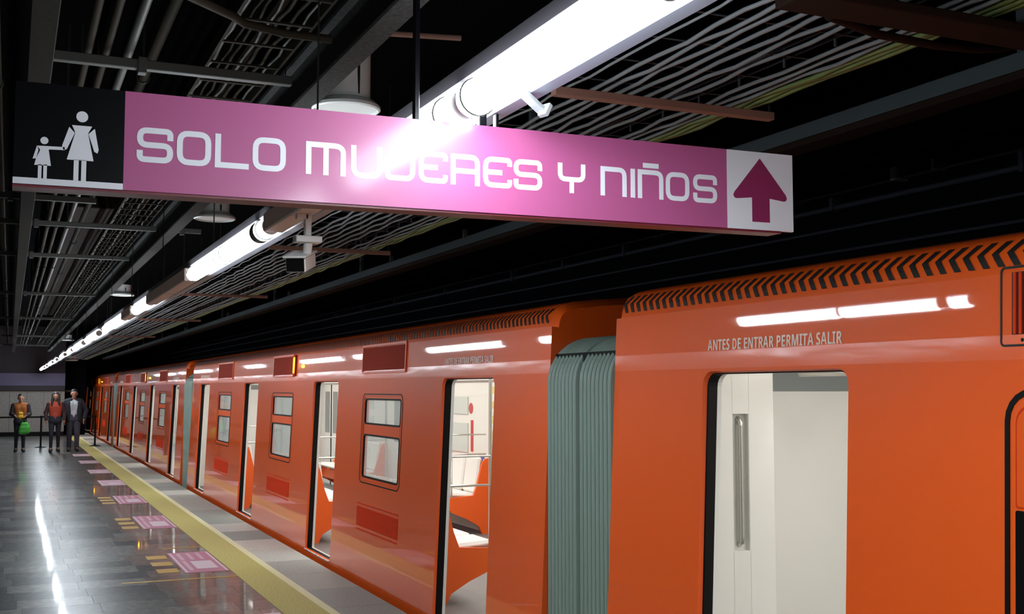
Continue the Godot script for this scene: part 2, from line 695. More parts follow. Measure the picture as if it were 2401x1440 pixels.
func lights() -> void:
	var runs := [
		[-3.6, -2.4, "tube light over the platform well behind the viewer, outside the picture"],
		[-1.1, 0.1, "tube light directly above the viewer, outside the picture"],
		[0.15, 1.36, "nearest tube light of the row, running out of the picture at the top"],
		[1.68, 2.62, "big blazing tube light ending in a ring just before the violet sign"],
		[2.65, 3.87, "lit tube light whose end shows just above the top of the violet sign"],
		[5.02, 6.18, "nearest lit tube light seen below the violet sign, left of the security camera"],
		[6.20, 7.37, "second lit tube light below the violet sign, joined to the one beside the security camera"],
		[9.75, 11.0, "short lit tube light alone between two pale blank stretches, lower left of the security camera"],
		[12.05, 13.3, "nearer tube light of the first full pair beyond the short lone one"],
		[13.33, 14.6, "farther tube light of the first full pair beyond the short lone one"],
		[15.7, 16.95, "nearer tube light of the second full pair beyond the short lone one"],
		[16.98, 18.2, "farther tube light of the second full pair beyond the short lone one"],
		[19.05, 20.45, "nearer tube light of the third full pair down the row"],
		[20.48, 21.9, "farther tube light of the third full pair down the row"],
		[22.5, 24.1, "lone tube light after the third full pair down the row"],
		[25.7, 27.6, "far tube light in the row, seventh from the end wall"],
		[30.2, 31.5, "far tube light in the row, sixth from the end wall"],
		[33.1, 34.7, "far tube light in the row, fifth from the end wall"],
		[34.75, 36.4, "far tube light in the row, fourth from the end wall"],
		[38.3, 39.2, "short far tube light in the row, third from the end wall"],
		[41.0, 43.4, "far tube light in the row, second from the end wall"],
		[43.5, 46.0, "farthest tube light, last of the row before the end wall header"],
	]
	for r in runs:
		luminaire(r[0], r[1], r[2])
	# the continuous channel that carries the tubes, and a steel strut beside it
	var m := Mb.new()
	var t := thing("lamp_channel", "long dark channel carrying the row of tube lights", "channel", q(LX, LY + 0.09, 20))
	wbox(m, LX - 0.022, LX + 0.022, LY + 0.05, LY + 0.095, -4.0, 46.5, 0.004)
	part("channel", m, M.channel_dark, t)
	for g in [[3.95, 4.98, "pale brown unlit cover just below the violet sign, before the first lit tube there"], [7.45, 8.55, "nearer of two pale brown unlit covers between lit tubes, left of the security camera"], [8.62, 9.70, "farther of two pale brown unlit covers between lit tubes, left of the security camera"], [11.05, 12.0, "small unlit cover right after the short lone tube light"]]:
		m = Mb.new()
		wbox(m, LX - 0.045, LX + 0.045, LY - 0.035, LY + 0.049, g[0], g[1], 0.006)
		solo("blank_cover", m, M.channel, g[2], "lamp cover", q(LX, LY, (g[0] + g[1]) / 2), "unlit covers in the tube light row")
	m = Mb.new()
	var z := -3.0
	while z < 46.0:
		m.tube([q(LX, LY + 0.09, z), q(LX, 3.384, z)], 0.004, 6)
		z += 2.4
	part("hanger_rods", m, M.dark_steel, t).set_meta("kind", "stuff")
	m = Mb.new()
	wbox(m, LX + 0.10, LX + 0.15, LY + 0.0, LY + 0.05, -4.0, 46.0, 0.004)
	solo("steel_strut", m, M.channel_steel, "thin bluish steel strut running along the right of the tube lights", "strut", q(LX + 0.13, LY, 20))
	m = Mb.new()
	m.box(q(1.165, 2.515, 2.5), Vector3(0.09, 0.012, 0.03), Basis.from_euler(Vector3(0, 0.3, -0.5)), 0.002)
	m.box(q(1.203, 2.495, 2.5), Vector3(0.014, 0.035, 0.03), Basis.from_euler(Vector3(0, 0.3, -0.5)), 0.002)
	solo("bracket", m, M.cable_grey, "small pale bracket sticking out right of the big tube light", "bracket", q(1.165, 2.515, 2.5))


# ---------------------------------------------------------------- the sign
const SZ := 2.68


func arc_pts(poly: Array, r: float, closed: bool, first_square := false) -> Array:
	# rounds the corners of a polyline
	var out := []
	var cnt := poly.size()
	for i in cnt:
		var p: Vector2 = poly[i]
		if not closed and (i == 0 or i == cnt - 1):
			out.append(p)
			continue
		var a: Vector2 = poly[(i - 1 + cnt) % cnt]
		var b: Vector2 = poly[(i + 1) % cnt]
		if first_square and i == 1:
			out.append(p)
			continue
		var rr := minf(r, minf((a - p).length(), (b - p).length()) * 0.49)
		var p0 := p + (a - p).normalized() * rr
		var p1 := p + (b - p).normalized() * rr
		for k in 6:
			var t := k / 5.0
			out.append(p0.lerp(p, t).lerp(p.lerp(p1, t), t))
	return out


func glyph(ch: String) -> Array:
	# strokes in a unit square, [points, corner radius, closed]; w is the pen's half width
	var w := 0.08
	var a := w
	var b := 1.0 - w
	var V := func(l: Array) -> Array:
		var o := []
		for i in range(0, l.size(), 2):
			o.append(Vector2(l[i], l[i + 1]))
		return o
	match ch:
		"S":
			return [[V.call([b, 0.66, b, b, a, b, a, 0.5, b, 0.5, b, a, a, a, a, 0.34]), 0.2, false]]
		"O":
			return [[V.call([a, a, b, a, b, b, a, b]), 0.26, true]]
		"L":
			return [[V.call([a, 1.0, a, a, 1.0, a]), 0.0, false]]
		"M":
			return [[V.call([a, 0.0, a, b, b, b, b, 0.0]), 0.22, false], [V.call([0.5, b, 0.5, 0.0]), 0.0, false]]
		"U":
			return [[V.call([a, 1.0, a, a, b, a, b, 1.0]), 0.26, false]]
		"J":
			return [[V.call([0.3, b, b, b, b, a, a, a, a, 0.3]), 0.24, false]]
		"E":
			return [[V.call([b, 0.72, b, b, a, b, a, a, b, a, b, 0.28]), 0.24, false], [V.call([a, 0.5, 0.66, 0.5]), 0.0, false]]
		"R":
			return [[V.call([a, 0.0, a, b, b, b, b, 0.0]), 0.22, false], [V.call([a, 0.46, b, 0.46]), 0.0, false]]
		"Y":
			return [[V.call([a, 1.0, a, 0.46, b, 0.46, b, 1.0]), 0.2, false], [V.call([0.5, 0.46, 0.5, 0.0]), 0.0, false]]
		"N":
			return [[V.call([a, 0.0, a, b, b, b, b, 0.0]), 0.22, false]]
		"I":
			return [[V.call([0.5, 0.0, 0.5, 1.0]), 0.0, false]]
	return []


func hanging_sign() -> void:
	var t := thing("hanging_sign", "long violet hanging sign reading SOLO MUJERES Y NIÑOS with an up arrow", "sign", q(1.05, 2.37, SZ))
	var tilt := 0.0055
	var bot := 2.251
	var H := 0.229
	# face coordinates: u in metres from the left edge, v in metres up from the bottom edge, d towards the viewer
	var f := func(u: float, v: float, d: float) -> Vector3: return q(u - 0.008, bot + v + u * tilt, SZ - d)
	var rect := func(u0: float, v0: float, u1: float, v1: float) -> PackedVector2Array:
		return PackedVector2Array([Vector2(u0, v0), Vector2(u1, v0), Vector2(u1, v1), Vector2(u0, v1)])
	var m := Mb.new()
	m.prism(rect.call(0.0, 0.004, 2.075, H - 0.004), f, -0.075, -0.012)
	part("sign_box", m, M.sign_maroon, t)
	m = Mb.new()
	m.prism(rect.call(0.0, -0.006, 2.07, 0.004), f, -0.07, -0.004)
	part("bottom_rail", m, M.sign_maroon, t)
	m = Mb.new()
	m.prism(rect.call(0.2302, 0.0, 1.8775, H), f, -0.012, 0.0)
	part("violet_panel", m, M.sign_pink, t)
	m = Mb.new()
	m.prism(rect.call(0.0, 0.0, 0.2298, H), f, -0.012, 0.0)
	var bl := part("black_panel", m, M.sign_black, t)
	m = Mb.new()
	m.prism(rect.call(1.8779, 0.0, 2.111, H), f, -0.012, 0.0)
	var wh := part("white_panel", m, M.sign_white, t)
	var text := "SOLOMUJERESYNIÑOS"
	var spans := [[0.25, 0.33], [0.339, 0.416], [0.426, 0.505], [0.514, 0.593], [0.641, 0.744], [0.756, 0.835], [0.844, 0.923], [0.933, 1.011], [1.02, 1.1], [1.11, 1.192], [1.197, 1.28], [1.327, 1.41], [1.457, 1.538], [1.549, 1.567], [1.574, 1.656], [1.665, 1.741], [1.755, 1.835]]
	var v0 := H * 0.296
	var lh := H * 0.352
	for i in text.length():
		var ch := text[i]
		var u0: float = spans[i][0] + 0.008
		var u1: float = spans[i][1] + 0.008
		var sx := u1 - u0
		m = Mb.new()
		var strokes := glyph("N" if ch == "Ñ" else ch)
		if ch == "I":
			m.prism(rect.call(u0 + 0.002, v0, u1 - 0.002, v0 + lh), f, 0.0, 0.0006)
		else:
			for k in strokes.size():
				var s: Array = strokes[k]
				var pts := []
				for p in arc_pts(s[0], s[1], s[2], ch in "MNRÑ") if s[1] > 0.0 else s[0]:
					pts.append(Vector2(u0 + p.x * sx, v0 + p.y * lh))
				m.ribbon(pts, 0.0135, s[2], f, 0.0, 0.0006 - 0.00015 * k)
		if ch == "Ñ":
			m.prism(rect.call(u0 + sx * 0.2, v0 + lh * 1.07, u0 + sx * 0.82, v0 + lh * 1.24), f, 0.0, 0.0006)
		part("letter", m, M.sign_white, t)
	# woman and child on the black panel
	var B := 0.2298
	var poly := func(l: Array) -> PackedVector2Array:
		var o := PackedVector2Array()
		for i in range(0, l.size(), 2):
			o.append(Vector2(l[i] * B, (1.0 - l[i + 1]) * H))
		return o
	var disc := func(cu: float, cv: float, r: float) -> PackedVector2Array:
		var o := PackedVector2Array()
		for i in 20:
			o.append(Vector2(cu * B + cos(TAU * i / 20) * r * B, (1.0 - cv) * H + sin(TAU * i / 20) * r * B))
		return o
	m = Mb.new()
	m.prism(disc.call(0.606, 0.30, 0.055), f, 0.0, 0.0008)
	for l in [
		[0.515, 0.39, 0.70, 0.39, 0.725, 0.41, 0.665, 0.47, 0.72, 0.735, 0.475, 0.735, 0.545, 0.47, 0.49, 0.41],
		[0.70, 0.39, 0.725, 0.41, 0.765, 0.62, 0.755, 0.655, 0.725, 0.64, 0.665, 0.46],
		[0.515, 0.39, 0.545, 0.46, 0.475, 0.63, 0.445, 0.65, 0.43, 0.60, 0.49, 0.41],
		[0.54, 0.73, 0.585, 0.73, 0.585, 0.94, 0.54, 0.94],
		[0.61, 0.73, 0.655, 0.73, 0.655, 0.94, 0.61, 0.94]]:
		m.prism(poly.call(l), f, 0.0, 0.0008)
	part("woman_figure", m, M.sign_white, bl)
	m = Mb.new()
	m.prism(disc.call(0.27, 0.565, 0.036), f, 0.0, 0.0008)
	for l in [
		[0.205, 0.62, 0.455, 0.615, 0.455, 0.645, 0.31, 0.65, 0.335, 0.81, 0.185, 0.81, 0.22, 0.66],
		[0.205, 0.62, 0.235, 0.66, 0.20, 0.745, 0.17, 0.75],
		[0.22, 0.80, 0.252, 0.80, 0.252, 0.94, 0.22, 0.94],
		[0.268, 0.80, 0.30, 0.80, 0.30, 0.94, 0.268, 0.94]]:
		m.prism(poly.call(l), f, 0.0, 0.0008)
	part("child_figure", m, M.sign_white, bl)
	m = Mb.new()
	m.prism(rect.call(0.0, 0.0, B, H * 0.062), f, 0.0, 0.0008)
	part("white_strip", m, M.sign_white, bl)
	var A := 0.2331
	m = Mb.new()
	var ap := PackedVector2Array()
	for l in [[0.495, 0.08], [0.885, 0.53], [0.905, 0.575], [0.885, 0.61], [0.85, 0.615], [0.635, 0.59], [0.635, 0.9], [0.37, 0.9], [0.37, 0.59], [0.14, 0.615], [0.105, 0.605], [0.09, 0.57], [0.11, 0.53]]:
		ap.append(Vector2(1.8779 + l[0] * A, (1.0 - l[1]) * H))
	m.prism(ap, f, 0.0, 0.0008)
	part("arrow", m, M.sign_arrow, wh)
	# hangers
	for h in [[0.938, 0.014, 3.38], [1.122, 0.022, 2.53], [1.163, 0.010, 2.53]]:
		m = Mb.new()
		wbox(m, h[0] - h[1] / 2, h[0] + h[1] / 2, bot + H, h[2], SZ + 0.03, SZ + 0.05, 0.002)
		part("hanger", m, M.enamel_white if h[0] == 1.118 else M.sign_black, t)


# ---------------------------------------------------------------- ceiling services
func run_pipe(called: String, x: float, y: float, r: float, z0: float, z1: float, mt: Material, label: String, category := "pipe") -> void:
	var m := Mb.new()
	m.tube([q(x, y, z0), q(x, y, z1)], r, 10)
	var t := thing(called, label, category, q(x, y, (z0 + z1) / 2))
	part("tube", m, mt, t)
	m = Mb.new()
	var z := z0 + 0.8
	while z < z1:
		m.box(q(x, (y + 4.2) / 2, z), Vector3(0.012, 4.2 - y, 0.012))
		ring(m, q(x, y, z), r + 0.004, 0.006)
		z += 4.0
	part("hangers", m, M.dark_steel, t).set_meta("kind", "stuff")


func cross_bar(x0: float, x1: float, y: float, z: float, s: float, mt: Material, label: String) -> void:
	var t := thing("cross_bar", label, "bar", q((x0 + x1) / 2, y, z), "steel cross bars under the ceiling")
	var m := Mb.new()
	wbox(m, x0, x1, y - s / 2, y + s / 2, z - s / 2, z + s / 2, 0.003)
	part("bar", m, mt, t)
	for x in [x0 + 0.2, x1 - 0.03]:
		m = Mb.new()
		m.tube([q(x, y + s / 2, z), q(x, 4.2, z)], 0.003, 6)
		part("hanger_rod", m, M.dark_steel, t)
	m = Mb.new()
	wbox(m, lerpf(x0, x1, 0.34), lerpf(x0, x1, 0.34) + 0.04, y - s / 2 - 0.02, y + s / 2 + 0.012, z - s / 2 - 0.006, z + s / 2 + 0.006, 0.003)
	part("clamp", m, M.bar_grey, t)


func overhead() -> void:
	# the grey beam that runs diagonally across the upper left, and the brown one at the far left
	var m := Mb.new()
	wbox(m, 1.245, 1.345, 3.2, 3.22, -2.0, 46.0, 0.002)
	wbox(m, 1.285, 1.305, 3.22, 3.42, -2.0, 46.0)
	wbox(m, 1.245, 1.345, 3.42, 3.44, -2.0, 46.0)
	solo("steel_beam", m, M.beam_grey, "long grey steel beam running diagonally behind the top of the violet sign", "beam", q(1.3, 3.2, 20))
	m = Mb.new()
	wbox(m, 0.028, 0.124, 3.14, 3.30, -2.0, 46.0, 0.004)
	solo("service_duct", m, M.duct_brown, "brown box duct under the ceiling at the far left edge", "duct", q(0.08, 3.2, 20))
	run_pipe("ceiling_pipe", 0.29, 3.4, 0.02, -1.0, 46.0, M.pipe_dim, "leftmost of three parallel ceiling pipes right of the brown duct")
	run_pipe("ceiling_pipe", 0.37, 3.4, 0.02, -1.0, 46.0, M.pipe_dim, "middle of three parallel ceiling pipes right of the brown duct")
	run_pipe("ceiling_pipe", 0.47, 3.4, 0.022, -1.0, 46.0, M.bar_grey, "rightmost and lightest of three parallel ceiling pipes right of the brown duct")
	run_pipe("ceiling_pipe", -0.12, 3.5, 0.03, 2.0, 46.0, M.pipe_dim, "dim ceiling pipe at the picture's left edge, left of the brown duct")
	run_pipe("ceiling_pipe", 0.66, 3.62, 0.03, 2.0, 46.0, M.pipe_dim, "dark ceiling pipe just left of the left cable tray")
	run_pipe("ceiling_pipe", 1.16, 3.68, 0.025, 2.0, 46.0, M.pipe_dim, "dark ceiling pipe between the left cable tray and the grey beam")
	# a bent conduit across the upper left
	m = Mb.new()
	m.tube([q(-0.3, 3.09, 3.5), q(0.1, 3.10, 3.66), q(0.42, 3.15, 3.82), q(0.76, 3.26, 4.4), q(0.82, 3.27, 4.5), q(0.98, 3.25, 4.5), q(1.18, 3.25, 4.5)], 0.018, 8)
	solo("bent_conduit", m, M.pipe_dim, "bent conduit crossing the upper left corner of the ceiling", "pipe", q(0.5, 3.27, 4.2))
	var bars := [
		[0.13, 1.24, 3.33, 5.5, "pale cross bar just above the left end of the violet sign"],
		[-0.4, 1.24, 3.33, 11.2, "long pale cross bar just below the left end of the violet sign"],
		[1.36, 1.66, 3.33, 11.2, "short cross bar right of the grey beam, under the round white fixture"],
		[-0.4, 0.60, 3.33, 9.7, "short dim cross bar directly under the black sign panel"],
		[-0.4, 1.24, 3.33, 13.9, "dim cross bar third down from the violet sign at the left"],
		[-0.4, 1.24, 3.33, 19.6, "dim cross bar level with the second white disc fixture"],
		[-0.4, 1.24, 3.33, 26.5, "thin far cross bar above the distant lit tubes"],
		[-0.4, 1.24, 3.33, 35.5, "very far cross bar, next to last before the end wall"],
		[-0.4, 1.24, 3.33, 43.0, "farthest cross bar, right before the end wall header"],
	]
	for b in bars:
		cross_bar(b[0], b[1], b[2], b[3], 0.045, M.bar_grey, b[4])
	# loose dark ducts and boxes that fill the ceiling
	rng.seed = 21
	m = Mb.new()
	wbox(m, 0.55, 0.95, 3.62, 3.95, 12.0, 30.0, 0.01)
	solo("ceiling_duct", m, M.beam_red, "dull brown duct high in the dark ceiling left of the beam", "duct", q(0.75, 3.8, 20))
	m = Mb.new()
	wbox(m, 0.62, 0.80, 3.5, 3.62, 8.2, 8.5, 0.01)
	solo("junction_box", m, M.pipe_dim, "small junction box under the ceiling below the SOLO lettering", "box", q(0.7, 3.55, 8.35))
	# cable trays
	left_tray()
	right_tray()
	# white drum fixtures
	var drums := [
		[1.5, 3.19, 5.42, 0.172, "large white drum ceiling fixture showing above the sign's top edge", 0.30],
		[1.5, 3.19, 9.4, 0.168, "white round ceiling fixture with flared rim just below the sign", 0.16],
		[1.5, 3.19, 17.7, 0.168, "small white disc ceiling fixture farther down, above the row of tubes", 0.16],
		[1.5, 3.19, 34.9, 0.168, "tiny distant white disc ceiling fixture left of the tube row", 0.16],
		[1.5, 2.555, 32.6, 0.16, "tiny distant white fixture hanging right of the tube row", 0.12],
	]
	for d in drums:
		var at := q(d[0], d[1], d[2])
		var t := thing("drum_fixture", d[4], "ceiling fixture", at, "white drum fixtures under the ceiling")
		m = Mb.new()
		var r: float = d[3]
		var xf := Transform3D(Basis.IDENTITY, at)
		m.lathe([Vector2(0.0, 0.012), Vector2(r * 0.9, 0.012), Vector2(r * 0.94, 0.0), Vector2(r, 0.006), Vector2(r, 0.02), Vector2(r * 0.88, 0.04), Vector2(r * 0.72, 0.055)], xf, 32)
		part("rim", m, M.enamel_white, t)
		m = Mb.new()
		m.lathe([Vector2(r * 0.72, 0.055), Vector2(r * 0.7, 0.07), Vector2(r * 0.7, d[5]), Vector2(0.0, d[5])], xf, 28)
		part("drum", m, M.enamel_white, t)
		m = Mb.new()
		m.tube([at + Vector3(0, d[5], 0), Vector3(at.x, 4.2, at.z)], 0.012, 8)
		m.tube([at + Vector3(0.03, 0.06, 0.11), at + Vector3(0.03, d[5] * 0.7, 0.115)], 0.008, 6)
		part("stem", m, M.dark_steel, t)
	m = Mb.new()
	m.tube([q(1.36, 3.46, 5.0), q(1.95, 3.5, 5.0)], 0.014, 8)
	solo("conduit", m, M.rust, "thin reddish conduit crossing above the large white drum fixture", "pipe", q(1.6, 3.48, 5.0))
	# the security camera
	cctv()
	# beam over the platform edge
	m = Mb.new()
	var t := thing("edge_beam", "slate grey beam running high above the train side", "beam", q(3.28, 2.95, 20))
	wbox(m, 3.28, 3.40, 2.945, 3.01, -3.0, 47.0, 0.003)
	part("beam", m, M.beam_slate, t)
	m = Mb.new()
	wbox(m, 3.285, 3.42, 2.915, 2.944, -3.0, 47.0, 0.003)
	part("lower_lip", m, M.beam_red, t)
	var z := 2.88
	while z < 46.0:
		m = Mb.new()
		wbox(m, 3.29, 3.32, 3.01, 4.2, z - 0.025, z + 0.025)
		part("hanger_strap", m, M.beam_slate, t)
		z += 4.2
	for i in 5:
		m = Mb.new()
		var zc: float = [8.3, 10.2, 14.5, 19.0, 24.0][i]
		wbox(m, 3.265, 3.30, 3.0, 3.07, zc - 0.012, zc + 0.012, 0.002)
		part("clip", m, M.bar_grey, t)
	m = Mb.new()
	wbox(m, 1.88, 3.27, 2.835, 2.865, 2.33, 2.46, 0.004)
	for hx in [1.93, 3.1]:
		m.tube([q(hx, 2.86, 2.4), q(hx, 4.2, 2.4)], 0.006, 6)
	solo("cross_girder", m, M.beam_red, "dark brown girder crossing under the cable tray at the upper right", "beam", q(2.6, 2.85, 2.4))
	m = Mb.new()
	m.tube([q(2.08, 2.85, 2.478), q(2.14, 2.858, 2.51), q(2.346, 2.86, 2.575), q(2.588, 2.865, 2.60), q(2.80, 2.89, 2.64), q(3.05, 2.96, 2.78), q(3.27, 3.03, 2.88)], 0.014, 8)
	solo("drooping_cable", m, M.beam_red, "dark cable drooping from the girder to the slate beam at the upper right", "cable", q(2.7, 2.9, 2.7))
	# conduits on the tunnel wall
	var ys := [3.40, 3.28, 3.10, 2.92]
	var names := ["uppermost", "second from the top", "third from the top", "lowest"]
	for i in 4:
		t = thing("wall_conduit", "%s of the dim conduits along the dark tunnel wall" % names[i], "conduit", q(6.15, ys[i], 20))
		m = Mb.new()
		m.tube([q(6.14, ys[i], 0.0), q(6.14, ys[i], 58.0)], 0.014 if i != 1 else 0.022, 8)
		part("tube", m, M.conduit_dark, t)
		rng.seed = 40 + i
		z = 5.0 + i * 0.4
		var k := 0
		while z < 26.0 and i < 2:
			m = Mb.new()
			var hh := 0.06 + rng.randf() * 0.08
			wbox(m, 6.11, 6.2, ys[i] - hh * 0.3, ys[i] + hh, z - 0.02, z + 0.02, 0.003)
			part("bracket", m, M.conduit_dark, t)
			z += 1.3 + rng.randf() * 1.6
	for b in [[6.55, 3.43, 0.07, 0.10, "small grey box on the tunnel wall conduit right of the arrow panel"], [6.15, 3.43, 0.03, 0.08, "narrow clip on the tunnel wall conduit right of the small grey box"]]:
		m = Mb.new()
		wbox(m, 6.08, 6.2, b[1] - b[3] / 2, b[1] + b[3] / 2, b[0] - b[2] / 2, b[0] + b[2] / 2, 0.004)
		solo("conduit_box", m, M.cable_grey, b[4], "box", q(6.14, b[1], b[0]))


func wavy(m: Mb, x: float, y: float, z0: float, z1: float, r: float, amp: float, ph: float) -> void:
	var pts := []
	var z := z0
	while z <= z1:
		var s := 0.16 if z < 12.0 else 0.6
		pts.append(q(x + sin(z * 14.0 + ph) * amp, y + cos(z * 11.0 + ph * 1.7) * amp * 0.8, z))
		z += s
	m.tube(pts, r, 5)


func left_tray() -> void:
	var t := thing("cable_tray", "dark cable tray in the ceiling above the SOLO lettering", "cable tray", q(1.0, 3.4, 20))
	rng.seed = 31
	for i in 7:
		var m := Mb.new()
		wavy(m, 0.86 + i * 0.047, 3.41 + rng.randf() * 0.03, 2.0, 46.0, 0.007 + rng.randf() * 0.006, 0.006, i * 1.3)
		part("cable", m, M.pipe_dim if i % 3 else M.bar_grey, t)
	var m2 := Mb.new()
	var z := 2.0
	while z < 46.0:
		wbox(m2, 0.84, 1.17, 3.385, 3.393, z - 0.01, z + 0.01)
		z += 0.35
	part("rungs", m2, M.pipe_dim, t).set_meta("kind", "stuff")
	m2 = Mb.new()
	wbox(m2, 0.83, 0.842, 3.385, 3.45, 2.0, 46.0)
	wbox(m2, 1.168, 1.18, 3.385, 3.45, 2.0, 46.0)
	part("side_rail", m2, M.pipe_dim, t)


func right_tray() -> void:
	var y := 2.89
	var t := thing("cable_tray", "wide tray of pale wavy cables with a green edge, right of the tube lights", "cable tray", q(2.2, y, 20))
	rng.seed = 33
	var xs := [1.80, 1.85, 1.945, 2.0, 2.05, 2.115, 2.18, 2.245, 2.31, 2.445, 2.50, 2.545]
	for i in xs.size():
		var m := Mb.new()
		wavy(m, xs[i], y + 0.02, 1.4, 46.0, 0.0075 if i > 1 else 0.005, 0.006, i * 2.1)
		part("cable", m, M.cable_grey, t)
	for i in 3:
		var m := Mb.new()
		wavy(m, 2.58 + i * 0.026, y + 0.02, 1.4, 46.0, 0.011, 0.006, i * 0.9)
		part("green_cable", m, M.cable_green, t)
	for x in [1.768, 2.335, 2.42]:
		var m := Mb.new()
		m.tube([q(x, y + 0.05, 1.4), q(x, y + 0.05, 46.0)], 0.005, 6)
		part("rail_wire", m, M.conduit_dark, t)
	var m3 := Mb.new()
	var z := 1.5
	while z < 46.0:
		m3.tube([q(1.765, y + 0.06, z), q(1.765, y + 0.042, z), q(2.64, y + 0.042, z), q(2.64, y + 0.06, z)], 0.003, 5)
		m3.tube([q(2.375, y, z), q(2.375, y + 0.07, z)], 0.005, 5)
		z += 0.26
	part("mesh_wires", m3, M.wire_dark, t).set_meta("kind", "stuff")
	var bundle := thing("cable_bundle", "three dim brown cables between the tube lights and the wide cable tray", "cable", q(1.66, y + 0.03, 20))
	for i in 3:
		var m := Mb.new()
		wavy(m, 1.60 + i * 0.05, y + 0.03, 1.4, 46.0, 0.008, 0.006, i * 1.9)
		part("cable", m, M.cable_brown, bundle)
	m3 = Mb.new()
	z = 2.0
	while z < 46.0:
		m3.tube([q(1.65, y + 0.03, z), q(1.65, 4.2, z)], 0.003, 5)
		z += 4.0
	part("hanger_rods", m3, M.dark_steel, bundle).set_meta("kind", "stuff")
	var bars := [3.55, 8.4, 13.0, 18.0, 24.0]
	var names := ["rusty bar under the right cable tray just above the arrow end of the sign", "thin bar under the right cable tray beside the security camera", "far bar under the right cable tray, below the security camera", "farther bar under the right cable tray, level with the far tubes", "farthest visible bar under the right cable tray"]
	for i in bars.size():
		var m := Mb.new()
		wbox(m, 1.74, 2.69, y - 0.045, y - 0.015, bars[i] - 0.02, bars[i] + 0.02, 0.002)
		var b := thing("tray_bar", names[i], "bar", q(2.2, y - 0.03, bars[i]))
		part("bar", m, M.rust, b)
		for x in [1.748, 2.68]:
			m = Mb.new()
			m.tube([q(x, y - 0.02, bars[i]), q(x, 4.2, bars[i])], 0.005, 6)
			part("hanger_rod", m, M.dark_steel, b)


func cctv() -> void:
	var t := thing("security_camera", "boxy white security camera hanging below the sign beside the tube lights", "camera", q(1.07, 2.495, 4.40))
	var m := Mb.new()
	wbox(m, 1.054, 1.079, 2.406, 2.4945, 4.387, 4.42, 0.003)
	wbox(m, 1.02, 1.066, 2.474, 2.4945, 4.387, 4.42, 0.002)
	part("post", m, M.enamel_white, t)
	m = Mb.new()
	wbox(m, 1.014, 1.119, 2.38, 2.406, 4.371, 4.436, 0.003)
	part("mount_plate", m, M.enamel_white, t)
	m = Mb.new()
	m.tube([q(1.071, 2.386, 4.404), q(1.071, 2.341, 4.428)], 0.018, 12)
	part("neck", m, M.enamel_white, t)
	# the housing looks towards the viewer and a little down and left
	var front := q(1.010, 2.285, 4.363)
	var back := q(1.092, 2.329, 4.525)
	var ax := (back - front).normalized()
	var side := ax.cross(Vector3.UP).normalized()
	var up := side.cross(ax).normalized()
	var bas := Basis(side, up, ax)
	var len := (back - front).length()
	m = Mb.new()
	m.box((front + back) / 2, Vector3(0.079, 0.060, len), bas, 0.005)
	var body := part("housing", m, M.enamel_white, t)
	m = Mb.new()
	m.box((front + back) / 2 + up * 0.033 - ax * 0.008, Vector3(0.092, 0.007, len + 0.024), bas, 0.002)
	part("sun_shield", m, M.enamel_white, t)
	m = Mb.new()
	m.box(front - ax * 0.002, Vector3(0.071, 0.052, 0.006), bas, 0.002)
	part("lens_window", m, M.glass_dark, body)


# ---------------------------------------------------------------- the train
const CAR := 15.26
const LEAN := 0.042
const PX := 3.05
const MIDX := 4.3
const FLANK := 0.045   # lean of the flat flank above the doors
const FLANK_X := 3.13347


func side_x(y: float) -> float:
	return PX + LEAN * y


func profile() -> Array:
	return [Vector2(side_x(1.985), 1.985), Vector2(side_x(1.985) + 0.0001, 1.987), Vector2(FLANK_X + FLANK * 0.212, 2.197), Vector2(FLANK_X + FLANK * 0.215 + 0.0002, 2.2), Vector2(3.150, 2.24), Vector2(3.165, 2.28), Vector2(3.192, 2.317), Vector2(3.24, 2.346), Vector2(3.32, 2.366), Vector2(3.5, 2.388), Vector2(3.8, 2.41), Vector2(4.3, 2.42)]


func full_profile() -> Array:
	var p := profile()
	var o := [Vector2(side_x(-0.14), -0.14), Vector2(side_x(1.9), 1.9)]
	o.append_array(p)
	for i in range(p.size() - 2, -1, -1):
		o.append(Vector2(2 * MIDX - p[i].x, p[i].y))
	o.append(Vector2(2 * MIDX - side_x(1.9), 1.9))
	o.append(Vector2(2 * MIDX - side_x(-0.14), -0.14))
	return o


